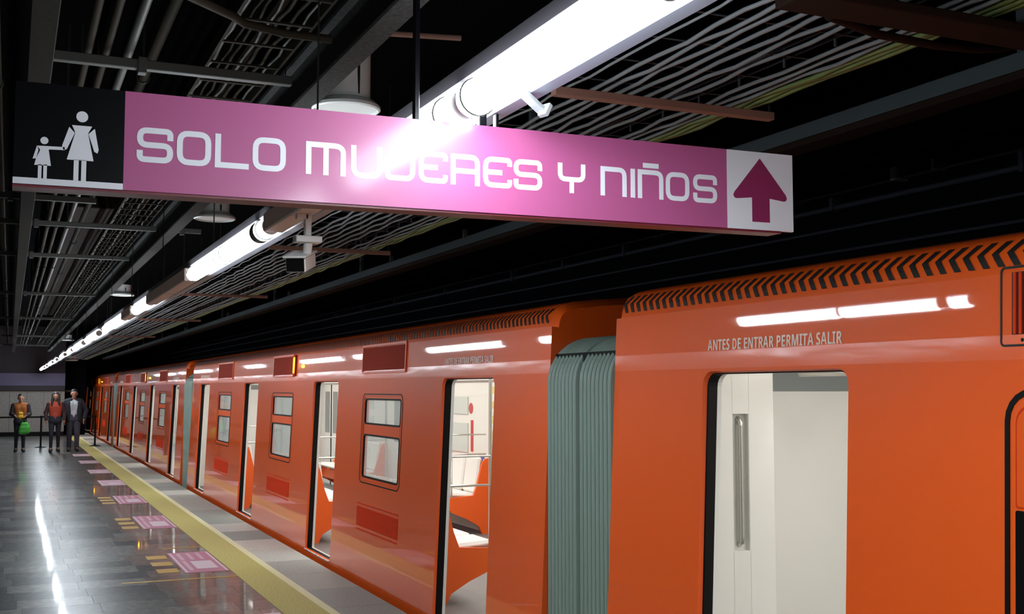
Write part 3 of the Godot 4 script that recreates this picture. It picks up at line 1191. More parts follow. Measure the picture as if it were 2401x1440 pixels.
func make_car(zn: float, label: String, first: bool) -> Node3D:
	var zf := zn + CAR
	var mid := zn + CAR / 2
	var base := q(PX, 0.0, mid)
	var t := thing("train_car", label, "train car", base, "orange metro cars at the platform")
	var doors := [mid - 6.21, mid - 2.07, mid + 2.07, mid + 6.21]
	var bays := [mid - 4.12, mid + 0.02, mid + 4.16]
	var S := func(z: float, y: float, d: float) -> Vector3: return q(side_x(y) - d, y, z)   # a point on the side, d metres out of it
	var openings := []
	for i in 4:
		openings.append(["door", doors[i], rrect(doors[i] - 0.53, 0.035, doors[i] + 0.53, 1.885, 0.07, 0.012)])
		if i < 3:
			if first and i == 2:
				continue
			openings.append(["window", bays[i], rrect(bays[i] - 0.575, 0.945, bays[i] + 0.575, 1.725, 0.05)])
	# --- shell
	var m := Mb.new()
	var cuts := [zn]
	for o in openings:
		cuts.append(o[1])
	cuts.append(zf)
	for side_in in [0.0, -0.055]:
		var mm: Mb = m if side_in == 0.0 else Mb.new()
		for i in cuts.size() - 1:
			var pieces := [PackedVector2Array([Vector2(cuts[i], -0.14 if side_in == 0.0 else 0.02), Vector2(cuts[i + 1], -0.14 if side_in == 0.0 else 0.02), Vector2(cuts[i + 1], 1.9 if side_in == 0.0 else 2.12), Vector2(cuts[i], 1.9 if side_in == 0.0 else 2.12)])]
			for k in [i - 1, i]:
				if k < 0 or k >= openings.size():
					continue
				var next := []
				for pc in pieces:
					next.append_array(Geometry2D.clip_polygons(pc, openings[k][2]))
				pieces = next
			for pc in pieces:
				var ids := Geometry2D.triangulate_polygon(pc)
				var nn := Vector3(-1, LEAN, 0).normalized() * (1.0 if side_in == 0.0 else -1.0)
				for j in range(0, ids.size(), 3):
					mm.tri(S.call(pc[ids[j]].x, pc[ids[j]].y, side_in), S.call(pc[ids[j + 1]].x, pc[ids[j + 1]].y, side_in), S.call(pc[ids[j + 2]].x, pc[ids[j + 2]].y, side_in), nn, nn, nn)
		if side_in != 0.0:
			part("inner_lining", mm, M.car_white, t)
	var fp := full_profile()
	var stations := [[zn, 0.05], [zn + 0.015, 0.022], [zn + 0.045, 0.005], [zn + 0.09, 0.0], [zf - 0.09, 0.0], [zf - 0.045, 0.005], [zf - 0.015, 0.022], [zf, 0.05]]
	var nrm := []
	for i in fp.size():
		var a: Vector2 = fp[maxi(i - 1, 0)]
		var b: Vector2 = fp[mini(i + 1, fp.size() - 1)]
		if i == 3 or i == 4:
			a = fp[i]
			b = fp[i] + Vector2(FLANK, 1.0)
		var d := (b - a).normalized()
		nrm.append(Vector2(-d.y, d.x))
	var at := func(i: int, s: Array) -> Vector3:
		var p: Vector2 = fp[i]
		if p.y > 2.2:
			p -= nrm[i] * s[1]
		return q(p.x, p.y, s[0])
	for i in range(2, fp.size() - 3):
		for s in stations.size() - 1:
			var n0 := Vector3(nrm[i].x, nrm[i].y, 0)
			var n1 := Vector3(nrm[i + 1].x, nrm[i + 1].y, 0)
			m.squad(at.call(i, stations[s]), at.call(i + 1, stations[s]), at.call(i + 1, stations[s + 1]), at.call(i, stations[s + 1]), n0, n1, n1, n0)
	var last := fp.size() - 1
	m.quad(q(fp[last - 2].x, fp[last - 2].y, zn), q(fp[last - 1].x, fp[last - 1].y, zn), q(fp[last - 1].x, fp[last - 1].y, zf), q(fp[last - 2].x, fp[last - 2].y, zf), Vector3.RIGHT)
	m.quad(q(fp[last - 1].x, fp[last - 1].y, zn), q(fp[last].x, fp[last].y, zn), q(fp[last].x, fp[last].y, zf), q(fp[last - 1].x, fp[last - 1].y, zf), Vector3.RIGHT)
	for e in [[stations[0], 1.0], [stations[-1], -1.0]]:
		var poly := PackedVector2Array()
		for i in fp.size():
			var p3: Vector3 = at.call(i, e[0])
			poly.append(Vector2(p3.x, p3.y))
		var ids := Geometry2D.triangulate_polygon(poly)
		var nn := Vector3(0, 0, e[1])
		for j in range(0, ids.size(), 3):
			var f3 := func(k: int) -> Vector3: return q(poly[ids[k]].x, poly[ids[k]].y, e[0][0])
			m.tri(f3.call(j), f3.call(j + 1), f3.call(j + 2), nn, nn, nn)
	part("body_shell", m, M.orange, t)
	# the pressed band over the doors, never quite flat
	var fn := FastNoiseLite.new()
	fn.seed = 5
	fn.frequency = 2.2
	var bump := func(zz: float, y: float) -> Vector3:
		var k := sin(clampf((y - 1.9) / 0.085, 0.0, 1.0) * PI)
		return S.call(zz, y, k * (0.0008 + 0.0015 * fn.get_noise_2d(zz, y * 3.0)))
	m = Mb.new()
	var nz := int(CAR / 0.06)
	var grid := func(a: int, b: int) -> Vector3: return bump.call(zn + CAR * a / nz, 1.9 + 0.085 * b / 8.0)
	var gn := func(a: int, b: int) -> Vector3:
		var dz: Vector3 = grid.call(a + 1, b) - grid.call(a - 1, b)
		var dy: Vector3 = bump.call(zn + CAR * a / nz, 1.9 + 0.085 * b / 8.0 + 0.004) - bump.call(zn + CAR * a / nz, 1.9 + 0.085 * b / 8.0 - 0.004)
		var g := dz.cross(dy).normalized()
		return -g if g.x > 0.0 else g
	for a in nz:
		for b in 8:
			m.squad(grid.call(a, b), grid.call(a + 1, b), grid.call(a + 1, b + 1), grid.call(a, b + 1), gn.call(a, b), gn.call(a + 1, b), gn.call(a + 1, b + 1), gn.call(a, b + 1))
	part("door_header", m, M.orange_soft, t)
	# --- door openings: orange flange, black rubber, pale inner jamb, sill
	for z in doors:
		var o0 := rrect(z - 0.53, 0.035, z + 0.53, 1.885, 0.07, 0.012)
		var o1 := rrect(z - 0.522, 0.037, z + 0.522, 1.877, 0.066, 0.012)
		var c: Vector3 = S.call(z, 0.95, -0.03)
		m = Mb.new()
		m.loop_band(o0, S, 0.0, o1, -0.022, c, true)
		var df := part("door_frame", m, M.orange_edge, t)
		m = Mb.new()
		var o2 := rrect(z - 0.512, 0.037, z + 0.512, 1.872, 0.06, 0.01)
		m.loop_band(o1, S, -0.022, o2, -0.024, c + Vector3(-1, 0, 0), true)
		m.loop_band(o2, S, -0.024, o2, -0.075, c, true)
		part("rubber_edge", m, M.black_rubber, df)
		m = Mb.new()
		m.loop_band(o2, S, -0.075, o2, -0.10, c, true)
		part("inner_jamb", m, M.car_white, df)
		m = Mb.new()
		m.box(S.call(z, 0.028, -0.03), Vector3(0.08, 0.014, 1.05), Basis.IDENTITY, 0.003)
		part("door_sill", m, M.steel, df)
	# --- windows
	for i in 3:
		var z: float = bays[i]
		if first and i == 2:
			cab_door(t, z, S)
		else:
			m = Mb.new()
			m.ribbon(Array(rrect(z - 0.605, 0.915, z + 0.605, 1.75, 0.07)), 0.010, true, S, 0.0, 0.0025)
			var w := part("window", m, M.black_rubber, t)
			var lo := rrect(z - 0.54, 0.97, z + 0.54, 1.365, 0.035)
			var up := rrect(z - 0.54, 1.472, z + 0.54, 1.703, 0.03)
			m = Mb.new()
			var fo := rrect(z - 0.575, 0.945, z + 0.575, 1.725, 0.05)
			m.loop_band(fo, S, 0.0, fo, -0.05, S.call(z, 1.3, -0.03), true)
			for pr in [[0.944, 0.97, 0.575], [1.365, 1.472, 0.575], [1.703, 1.726, 0.575]]:
				m.prism(rrect(z - 0.575, pr[0], z + 0.575, pr[1], 0.001), S, -0.03, -0.006)
			for sg in [-1.0, 1.0]:
				m.prism(rrect(z + sg * 0.5575 - 0.0175, 0.96, z + sg * 0.5575 + 0.0175, 1.71, 0.001), S, -0.03, -0.006)
			part("window_frame", m, M.orange_edge, w)
			for pn in [lo, up]:
				m = Mb.new()
				m.prism(pn, S, -0.022, -0.018)
				part("pane", m, M.glass, w)
				m = Mb.new()
				m.ribbon(Array(pn), 0.016, true, S, -0.02, -0.003)
				part("gasket", m, M.black_rubber, w)
		if first and i == 2:
			continue
		# vent grille below
		m = Mb.new()
		m.prism(rrect(z - 0.625, 0.505, z + 0.625, 0.685, 0.006), S, 0.0, 0.003)
		var vg := part("vent_grille", m, M.orange_dark, t)
		m = Mb.new()
		for k in 12:
			var y := 0.515 + k * 0.0145
			m.prism(rrect(z - 0.615, y, z + 0.615, y + 0.006, 0.001), S, 0.003, 0.007)
		part("slats", m, M.orange_dark, vg).set_meta("kind", "stuff")
		for y in [0.715, 0.475]:
			m = Mb.new()
			m.prism(rrect(z - 0.62, y - 0.006, z + 0.62, y + 0.006, 0.003), S, 0.0, 0.004)
			part("trim_line", m, M.orange_dark, vg)
		# panel above
		var hw := 0.54 if i == 1 else 0.63
		var sx := func(zz: float, y: float, d: float) -> Vector3: return q(FLANK_X + (y - 1.985) * FLANK - d, y, zz)
		m = Mb.new()
		m.prism(rrect(z - hw, 1.975, z + hw, 2.19, 0.004), sx, -0.004, 0.012)
		var pa := part("route_panel", m, M.panel_red, t)
		m = Mb.new()
		m.ribbon(Array(rrect(z - hw - 0.02, 1.955, z + hw + 0.02, 2.208, 0.006)), 0.02, true, sx, -0.004, 0.013)
		part("panel_rim", m, M.orange_edge, pa)
		if i == 1:
			m = Mb.new()
			var zl := z - hw - 0.09
			m.prism(rrect(zl - 0.055, 1.955, zl + 0.055, 2.205, 0.01), sx, -0.004, 0.02)
			var lh := part("lamp_housing", m, M.panel_red, t)
			m = Mb.new()
			m.prism(rrect(zl - 0.034, 1.985, zl + 0.034, 2.18, 0.02), sx, 0.018, 0.026)
			part("indicator_lamp", m, M.amber_lamp, lh)
			var om := OmniLight3D.new()
			om.name = "indicator_light"
			om.light_color = Color(1.0, 0.72, 0.12)
			om.light_energy = 0.012
			om.omni_range = 6.0
			om.omni_attenuation = 2.0
			om.shadow_enabled = true
			om.light_size = 0.02
			lh.add_child(om, true)
			om.position = sx.call(zl, 2.08, 0.09) - base
	# --- chevron band
	var band := []
	var pr0 := profile()
	for y in [2.222, 2.248, 2.272, 2.294, 2.316]:
		for k in pr0.size() - 1:
			if pr0[k].y <= y and y < pr0[k + 1].y:
				band.append(pr0[k].lerp(pr0[k + 1], (y - pr0[k].y) / (pr0[k + 1].y - pr0[k].y)))
	var all := Mb.new()
	var z := zf - 0.06
	var c := 0
	while z > zn + 0.12:
		var g := Mb.new() if (first and z > zf - 3.5) else all
		for i in 4:
			var k0 := absf(i - 2.0) / 2.0
			var k1 := absf(i - 1.0) / 2.0
			var a := func(j: int, back: float) -> Vector3:
				var kk := absf(j - 2.0) / 2.0
				var nn := Vector2(-0.9, 0.45).normalized()
				return q(band[j].x + nn.x * 0.004, band[j].y + nn.y * 0.004, z - kk * 0.042 - back)
			g.quad(a.call(i, 0.0), a.call(i + 1, 0.0), a.call(i + 1, 0.03), a.call(i, 0.03), Vector3(-1, 0.5, 0))
		if g != all:
			part("chevron", g, M.black_paint, t)
		z -= 0.067
		c += 1
	part("chevron_band", all, M.black_paint, t).set_meta("kind", "stuff")
	# --- lettering above the doors
	for i in 4:
		if i != 0 and i != 3:
			continue
		var tm := TextMesh.new()
		tm.text = "ANTES DE ENTRAR PERMITA SALIR"
		var sf := SystemFont.new()
		sf.font_names = PackedStringArray(["Droid Sans"])
		sf.font_weight = 700
		tm.font = sf
		tm.font_size = 64
		tm.pixel_size = 0.00112
		tm.depth = 0.001
		tm.material = M.text_white
		var o := MeshInstance3D.new()
		o.name = "lettering"
		o.mesh = tm
		t.add_child(o, true)
		var w := tm.get_aabb().size.x
		var sc := 0.98 / maxf(w, 0.1)
		var up := Vector3(LEAN, 1, 0).normalized()
		var right := Vector3(0, 0, 1)
		o.transform = Transform3D(Basis(right * sc, up, right.cross(up)), q(FLANK_X + 0.0008 - 0.002, 2.012, doors[i]) - base)
	# --- interior
	m = Mb.new()
	wbox(m, side_x(0) + 0.02, 5.53, -0.1, 0.03, zn + 0.03, zf - 0.03)
	part("car_floor", m, M.car_floor, t)
	m = Mb.new()
	wbox(m, side_x(2.1) + 0.03, 5.45, 2.10, 2.13, zn + 0.03, zf - 0.03)
	part("car_ceiling", m, M.car_white, t)
	for x in [3.72, 4.88]:
		m = Mb.new()
		wbox(m, x - 0.07, x + 0.07, 2.072, 2.099, zn + 0.7, zf - 0.7, 0.008)
		part("ceiling_lamp", m, M.car_lamp, t)
	m = Mb.new()
	wbox(m, 5.43, 5.48, 0.03, 2.12, zn + 0.03, zf - 0.03)
	var fw := part("far_lining", m, M.car_white, t)
	m = Mb.new()
	for e in [[zn + 0.03, zn + 0.08], [zf - 0.12, zf - 0.03]]:
		m = Mb.new()
		wbox(m, side_x(1.0) + 0.05, 5.45, 0.03, 1.785, e[0], e[1])
		var el := part("end_lining", m, M.car_white, t)
		m = Mb.new()
		wbox(m, side_x(2.0) + 0.05, 5.45, 1.786, 2.10, e[0], e[1])
		part("end_cove", m, M.cove_grey, el)
	for i in 3:
		for pr in [[0.98, 1.36], [1.47, 1.70]]:
			m = Mb.new()
			wbox(m, 5.415, 5.431, pr[0], pr[1], bays[i] - 0.5, bays[i] + 0.5, 0.004)
			part("far_window", m, M.pale_pane, fw)
	for i in 4:
		m = Mb.new()
		for sg in [-1.0, 1.0]:
			wbox(m, 5.40, 5.43, 0.06, 1.9, doors[i] + sg * 0.27 - 0.255, doors[i] + sg * 0.27 + 0.255, 0.006)
		part("far_door", m, M.car_white, fw)
		m = Mb.new()
		for sg in [-1.0, 1.0]:
			wbox(m, 5.392, 5.401, 1.0, 1.75, doors[i] + sg * 0.27 - 0.15, doors[i] + sg * 0.27 + 0.15, 0.003)
		part("far_door_window", m, M.cove_grey, fw)
		m = Mb.new()
		wbox(m, 5.39, 5.405, 0.06, 1.9, doors[i] - 0.015, doors[i] + 0.015)
		part("door_seam", m, M.black_rubber, fw)
	# the locker at the far end, with a recessed handle
	var lz := zf - 0.5
	m = Mb.new()
	wbox(m, side_x(1.0) + 0.06, 3.605 - 0.03, 0.03, 2.098, lz, zf - 0.1, 0.004)
	wbox(m, 3.605 + 0.07, 3.845, 0.03, 2.098, lz, zf - 0.1, 0.004)
	wbox(m, 3.57, 3.68, 0.03, 0.93, lz, zf - 0.1)
	wbox(m, 3.57, 3.68, 1.665, 2.098, lz, zf - 0.1)
	var lk := part("end_locker", m, M.car_white, t)
	m = Mb.new()
	wbox(m, 3.57, 3.68, 0.9, 1.7, lz + 0.035, lz + 0.045)
	part("handle_recess", m, M.recess_pale, lk)
	m = Mb.new()
	var hx := 3.628
	m.tube([q(hx, 0.96, lz + 0.035), q(hx, 0.975, lz + 0.012), q(hx, 1.0, lz + 0.005), q(hx, 1.6, lz + 0.005), q(hx, 1.625, lz + 0.012), q(hx, 1.64, lz + 0.035)], 0.015, 10)
	part("handle", m, M.steel, lk)
	# poles and rails
	for z2 in [doors[0] + 1.26, doors[1] - 1.1, doors[1] + 1.26, doors[2] - 1.1, doors[2] + 1.26]:
		m = Mb.new()
		m.tube([q(3.85, 0.03, z2), q(3.85, 2.1, z2)], 0.016, 10)
		part("grab_pole", m, M.steel, t)
		m = Mb.new()
		m.tube([q(4.78, 0.03, z2), q(4.78, 2.1, z2)], 0.016, 10)
		part("grab_pole", m, M.steel, t)
	for x in [3.95, 4.65]:
		m = Mb.new()
		m.tube([q(x, 1.88, zn + 0.4), q(x, 1.88, zf - 0.6)], 0.014, 8)
		part("ceiling_rail", m, M.steel, t)
	area_light("car_light", q(MIDX, 2.06, mid), Vector2(0.5, CAR - 1.6), CAR_AREA, Color(1.0, 0.98, 0.95), t)
	return t


func cab_door(t: Node3D, zc: float, S: Callable) -> void:
	var z1 := 2.845
	var z0 := z1 - 0.95
	var m := Mb.new()
	m.ribbon(Array(rrect(z0, 0.1, z1, 1.79, 0.1, 0.03)), 0.02, true, S, 0.0, 0.004)
	var w := part("cab_door", m, M.black_rubber, t)
	m = Mb.new()
	m.prism(rrect(z0 + 0.05, 1.40, z1 - 0.035, 1.745, 0.06, 0.01), S, 0.0, 0.003)
	part("upper_panel", m, M.orange_dark, w)
	m = Mb.new()
	m.prism(rrect(z0 + 0.06, 1.405, z1 - 0.042, 1.735, 0.055, 0.01), S, 0.0, 0.0045)
	part("upper_panel", m, M.orange, w)
	m = Mb.new()
	m.prism(rrect(z0 + 0.05, 0.75, z1 - 0.035, 1.392, 0.008), S, 0.0, 0.004)
	part("pane", m, M.glass_dark, w)
	# the louvred hatch above it
	var sx := func(zz: float, y: float, d: float) -> Vector3: return q(FLANK_X + (y - 1.985) * FLANK - d, y, zz)
	var hz1 := 2.872
	var hz0 := hz1 - 0.75
	m = Mb.new()
	m.ribbon(Array(rrect(hz0, 1.948, hz1, 2.218, 0.015)), 0.008, true, sx, -0.004, 0.002)
	var h := part("louvre_hatch", m, M.black_paint, t)
	m = Mb.new()
	m.prism(rrect(hz0 + 0.045, 1.985, hz1 - 0.045, 2.20, 0.003), sx, -0.01, 0.001)
	part("slot_backing", m, M.black_paint, h)
	var k := hz0 + 0.06
	while k < hz1 - 0.055:
		m = Mb.new()
		m.prism(rrect(k, 1.987, k + 0.012, 2.198, 0.003), sx, 0.001, 0.006)
		part("slat", m, M.orange_dark, h)
		k += 0.024
	m = Mb.new()
	m.prism(rrect(hz1 - 0.095, 1.96, hz1 - 0.085, 1.972, 0.004), sx, 0.0, 0.003)
	part("latch", m, M.black_rubber, h)


func bellows(z0: float, z1: float, label: String) -> void:
	var t := thing("gangway_bellows", label, "bellows", q(MIDX, 0.0, (z0 + z1) / 2), "grey bellows between the train cars")
	var mid := (z0 + z1) / 2
	for hf in [[z0 + 0.005, mid - 0.02], [mid + 0.02, z1 - 0.005]]:
		var m := Mb.new()
		var prof := []
		var x0 := 3.12
		for p in [Vector2(x0, -0.5), Vector2(x0, 0.6), Vector2(x0, 1.2), Vector2(x0, 1.84)]:
			prof.append(p)
		for i in range(1, 9):
			var a := PI / 2 * i / 8.0
			prof.append(Vector2(x0 + 0.30 * (1 - cos(a)), 1.84 + 0.27 * sin(a)))
		prof.append(Vector2(4.3, 2.13))
		var n: int = prof.size()
		for i in range(n - 2, -1, -1):
			prof.append(Vector2(2 * MIDX - prof[i].x, prof[i].y))
		var steps := 48
		var off := []
		for s in steps + 1:
			var u := absf(fposmod(s / 6.0, 1.0) * 2.0 - 1.0)
			off.append(0.034 * sqrt(maxf(0.0, 1.0 - u * u)) - 0.014)
		var nr := []
		for i in prof.size():
			var a: Vector2 = prof[maxi(i - 1, 0)]
			var b: Vector2 = prof[mini(i + 1, prof.size() - 1)]
			var d := (b - a).normalized()
			nr.append(Vector2(-d.y, d.x))
		for s in steps:
			for i in prof.size() - 1:
				var P := func(ii: int, ss: int) -> Vector3:
					var p: Vector2 = prof[ii] + nr[ii] * off[ss]
					return q(p.x, p.y, lerpf(hf[0], hf[1], float(ss) / steps))
				var nn := Vector3(nr[i].x, nr[i].y, 0)
				m.quad(P.call(i, s), P.call(i + 1, s), P.call(i + 1, s + 1), P.call(i, s + 1), nn)
		part("bellows_half", m, M.bellows, t)
	var k := Mb.new()
	wbox(k, 3.16, 5.44, -0.45, 2.02, z0 + 0.02, z1 - 0.02)
	part("inner_core", k, M.black_rubber, t)


func bench(car: Node3D, x0: float, sg: float, z0: float, z1: float) -> void:
	# a bench along the side wall; x0 is the wall, sg points from it to the aisle
	var t := Node3D.new()
	t.name = "bench_seat"
	car.add_child(t, true)
	t.position = q(x0, 0.03, (z0 + z1) / 2) - car.position
	var prof := PackedVector2Array([Vector2(0.0, 0.0), Vector2(0.10, 0.0), Vector2(0.15, 0.10), Vector2(0.31, 0.19), Vector2(0.50, 0.27), Vector2(0.56, 0.34), Vector2(0.56, 0.41), Vector2(0.52, 0.45), Vector2(0.22, 0.47), Vector2(0.17, 0.60), Vector2(0.11, 0.84), Vector2(0.07, 0.91), Vector2(0.0, 0.92)])
	for z in [z0, z1]:
		var m := Mb.new()
		var f := func(a: float, b: float, d: float) -> Vector3: return q(x0 + sg * a, 0.03 + b, z + d)
		m.prism(prof, f, -0.022, 0.022)
		part("side_panel", m, M.seat_orange, t)
	var cnt := int(round((z1 - z0) / 0.5))
	for k in cnt:
		var zc := z0 + (z1 - z0) * (k + 0.5) / cnt
		var w := (z1 - z0) / cnt - 0.05
		var m := Mb.new()
		m.box(q(x0 + sg * 0.335, 0.50, zc), Vector3(0.42, 0.06, w), Basis.from_euler(Vector3(0, 0, 0.06 * sg)), 0.025)
		part("seat_pan", m, M.seat_white, t)
		m = Mb.new()
		m.box(q(x0 + sg * 0.135, 0.74, zc), Vector3(0.05, 0.44, w), Basis.from_euler(Vector3(0, 0, 0.14 * sg)), 0.022)
		part("seat_back", m, M.seat_white, t)
	var m2 := Mb.new()
	wbox(m2, x0, x0 + sg * 0.08, 0.30, 0.90, z0, z1, 0.01)
	wbox(m2, x0, x0 + sg * 0.44, 0.28, 0.46, z0, z1, 0.02)
	part("bench_shell", m2, M.seat_orange, t)
	m2 = Mb.new()
	m2.tube([q(x0 + sg * 0.05, 1.0, z0), q(x0 + sg * 0.5, 1.0, z0), q(x0 + sg * 0.5, 0.45, z0)], 0.013, 8)
	m2.tube([q(x0 + sg * 0.05, 1.24, z0), q(x0 + sg * 0.5, 1.24, z0), q(x0 + sg * 0.5, 1.0, z0)], 0.009, 8)
	part("hand_rail", m2, M.steel, t)


func train() -> void:
	var zn := 6.44
	var c2 := make_car(zn, "second orange car, directly left of the large nearest bellows", false)
	var c1 := make_car(5.6 - CAR, "nearest orange car at the right, with the black framed cab door", true)
	var gap := 16.25
	for i in 2:
		var c = c2.duplicate()
		c.name = numbered("train_car")
		add_child(c)
		c.position = c2.position + Vector3(0, 0, -gap * (i + 1))
		tag(c, ["third orange car from the right, between the two farther bellows", "farthest orange car, at the far end of the train"][i], "train car", "orange metro cars at the platform")
	bellows(5.6, 6.44, "large grey-green bellows between the nearest car and the second car")
	bellows(21.7, 22.69, "small grey bellows between the second and third cars")
	bellows(37.95, 38.94, "tiny distant bellows between the third and farthest cars")
	var mid := zn + CAR / 2
	var where := [[mid - 4.12, "first"], [mid + 0.02, "middle"], [mid + 4.16, "farthest"]]
	for w in where:
		bench(c2, 3.19, 1.0, w[0] - 1.2, w[0] + 1.2)
		bench(c2, 5.43, -1.0, w[0] - 1.2, w[0] + 1.2)
	# stickers on the far lining seen through the nearest door of the second car
	var fw := c2.find_child("far_lining", false, false) as Node3D
	var m := Mb.new()
	var pts := PackedVector2Array()
	for i in 18:
		pts.append(Vector2(cos(TAU * i / 18) * 0.07, sin(TAU * i / 18) * 0.07))
	m.prism(pts, func(a: float, b: float, d: float) -> Vector3: return q(5.428 - d, 1.55 + b, 13.5 + a), 0.0, 0.003)
	wbox(m, 5.424, 5.43, 1.0, 1.4, 13.42, 13.5)
	part("red_sticker", m, mat("sticker_red", c8(190, 60, 60), 0.5), fw)
	m = Mb.new()
	wbox(m, 5.424, 5.43, 0.78, 0.98, 13.05, 13.25)
	part("blue_sticker", m, mat("sticker_blue", c8(70, 100, 180), 0.5), fw)
	m = Mb.new()
	for k in 9:
		wbox(m, 5.385, 5.40, 0.3 + k * 0.18, 0.39 + k * 0.18, 12.62, 12.70)
	part("hazard_stripe", m, mat("hazard", c8(214, 190, 110), 0.5), fw)


# ---------------------------------------------------------------- platform markings
func floor_marks() -> void:
	var zs := [[11.5, 12.95], [15.3, 16.85], [18.75, 20.2], [22.4, 23.7], [25.7, 26.9], [29.2, 30.4], [32.4, 33.5]]
	var names := ["nearest pink floor sticker with a pale box, beside the yellow strip", "second pink floor sticker along the yellow strip", "third pink floor sticker along the yellow strip", "fourth, paler pink floor sticker along the yellow strip", "fifth pink floor sticker along the yellow strip, still short of the walkers", "sixth pink floor sticker, second nearest to the three walkers", "last pink floor sticker, closest to the man's feet"]
	var nth := ["nearest", "second", "third"]
	for i in zs.size():
		var a: float = zs[i][0]
		var b: float = zs[i][1]
		var t := thing("floor_sticker", names[i], "floor sticker", q(1.84, 0.001, (a + b) / 2), "pink stickers along the platform edge")
		var m := Mb.new()
		wbox(m, 1.62, 2.05, 0.0006, 0.0028, a, b)
		part("pink_sheet", m, M.sticker_pink if i < 3 else M.sticker_text, t)
		for x in [1.635, 2.02]:
			m = Mb.new()
			wbox(m, x, x + 0.022, 0.0028, 0.0036, a + 0.03, b - 0.03)
			part("white_line", m, M.sticker_white, t)
		m = Mb.new()
		wbox(m, 1.77, 1.98, 0.0028, 0.0036, lerpf(a, b, 0.16), lerpf(a, b, 0.52))
		part("white_box", m, M.sticker_white, t)
		m = Mb.new()
		for k in 3:
			wbox(m, 1.70 + k * 0.1, 1.74 + k * 0.1, 0.0028, 0.0036, lerpf(a, b, 0.6), lerpf(a, b, 0.94))
		wbox(m, 1.69, 1.73, 0.0028, 0.0036, lerpf(a, b, 0.1), lerpf(a, b, 0.56))
		part("print_block", m, M.sticker_text, t)
		if i < 3:
			var ty := thing("floor_stripes", "three yellow bars painted left of the %s pink floor sticker" % nth[i], "floor marking", q(1.48, 0.001, (a + b) / 2), "yellow bars beside the pink stickers")
			for k in 3:
				m = Mb.new()
				wbox(m, 1.38, 1.585, 0.0008, 0.0026, lerpf(a, b, 0.06 + k * 0.33), lerpf(a, b, 0.24 + k * 0.33))
				part("bar", m, M.bar_yellow, ty)
	for l in [[1.0, 2.06, 11.14, "thin yellow line across the floor just before the nearest pink sticker"], [1.62, 2.06, 13.35, "thin yellow line across the floor just beyond the nearest pink sticker"]]:
		var m := Mb.new()
		wbox(m, l[0], l[1], 0.0008, 0.0024, l[2] - 0.03, l[2] + 0.03)
		solo("floor_line", m, M.bar_yellow, l[3], "floor marking", q((l[0] + l[1]) / 2, 0.001, l[2]))
	var m2 := Mb.new()
	wbox(m2, 1.80, 2.04, 0.0008, 0.0024, 9.12, 9.2)
	solo("floor_line", m2, M.sticker_white, "short white dash beside the yellow strip at the bottom edge of the picture", "floor marking", q(1.92, 0.001, 9.16))


# ---------------------------------------------------------------- far end
func stanchion(x: float, z: float, label: String) -> Node3D:
	var t := thing("belt_stanchion", label, "stanchion", q(x, 0, z), "black belt stanchions before the end wall")
	var xf := Transform3D(Basis.IDENTITY, q(x, 0.002, z))
	var m := Mb.new()
	m.lathe([Vector2(0.0, 0.0), Vector2(0.17, 0.0), Vector2(0.17, 0.012), Vector2(0.05, 0.035), Vector2(0.03, 0.05)], xf, 24)
	part("base", m, M.black_rubber, t)
	m = Mb.new()
	m.lathe([Vector2(0.028, 0.045), Vector2(0.028, 0.9), Vector2(0.036, 0.905), Vector2(0.036, 0.97), Vector2(0.0, 0.975)], xf, 16)
	part("post", m, M.black_rubber, t)
	return t


func far_end() -> void:
	var m := Mb.new()
	wbox(m, -4.2, 1.95, -0.6, 4.2, 47.0, 47.2)
	var w := struct("wall_end", m, M.end_dark)
	var x := -4.2
	while x < 1.9:
		m = Mb.new()
		wbox(m, x + 0.004, minf(x + 0.596, 1.95), 0.16, 1.735, 46.975, 47.0, 0.003)
		part("wall_panel", m, M.end_wall, w)
		x += 0.6
	m = Mb.new()
	wbox(m, -4.2, 1.95, 1.92, 2.40, 46.9, 47.0, 0.005)
	part("header_panel", m, M.end_header, w)
	m = Mb.new()
	wbox(m, -4.2, 1.95, 1.74, 1.92, 46.86, 47.0, 0.004)
	part("dark_fascia", m, M.end_dark, w)
	m = Mb.new()
	wbox(m, -4.2, 1.95, 0.0, 0.16, 46.96, 47.0, 0.004)
	var bs := struct("baseboard_end", m, M.black_rubber)
	m = Mb.new()
	wbox(m, 1.95, 2.75, -0.6, 4.2, 47.6, 47.8)
	struct("wall_portal", m, M.tunnel_black)
	m = Mb.new()
	wbox(m, 2.0, 2.42, 1.67, 1.76, 47.5, 47.56, 0.01)
	solo("portal_sign", m, M.bar_grey, "small pale bar on the dark portal above the walking man", "sign", q(2.2, 1.7, 47.5))
	stanchion(0.914, 37.7, "black belt stanchion between the two left walkers")
	var s0 := stanchion(-0.9, 37.5, "black belt stanchion off to the left of the walkers")
	stanchion(2.5, 38.0, "black belt stanchion standing beside the train at the yellow strip")
	var b := [[-0.862, 37.504, 0.876, 37.696, "black belt stretched behind the walker with the green bag"], [0.952, 37.707, 2.462, 37.993, "black belt stretched behind the two walkers nearer the train"]]
	for l in b:
		m = Mb.new()
		var p0 := q(l[0], 0.935, l[1])
		var p1 := q(l[2], 0.935, l[3])
		m.box((p0 + p1) / 2, Vector3((p1 - p0).length(), 0.05, 0.004), Basis(Vector3.UP, -atan2((p1 - p0).z, (p1 - p0).x)))
		solo("barrier_belt", m, M.black_rubber, l[4], "belt", (p0 + p1) / 2)


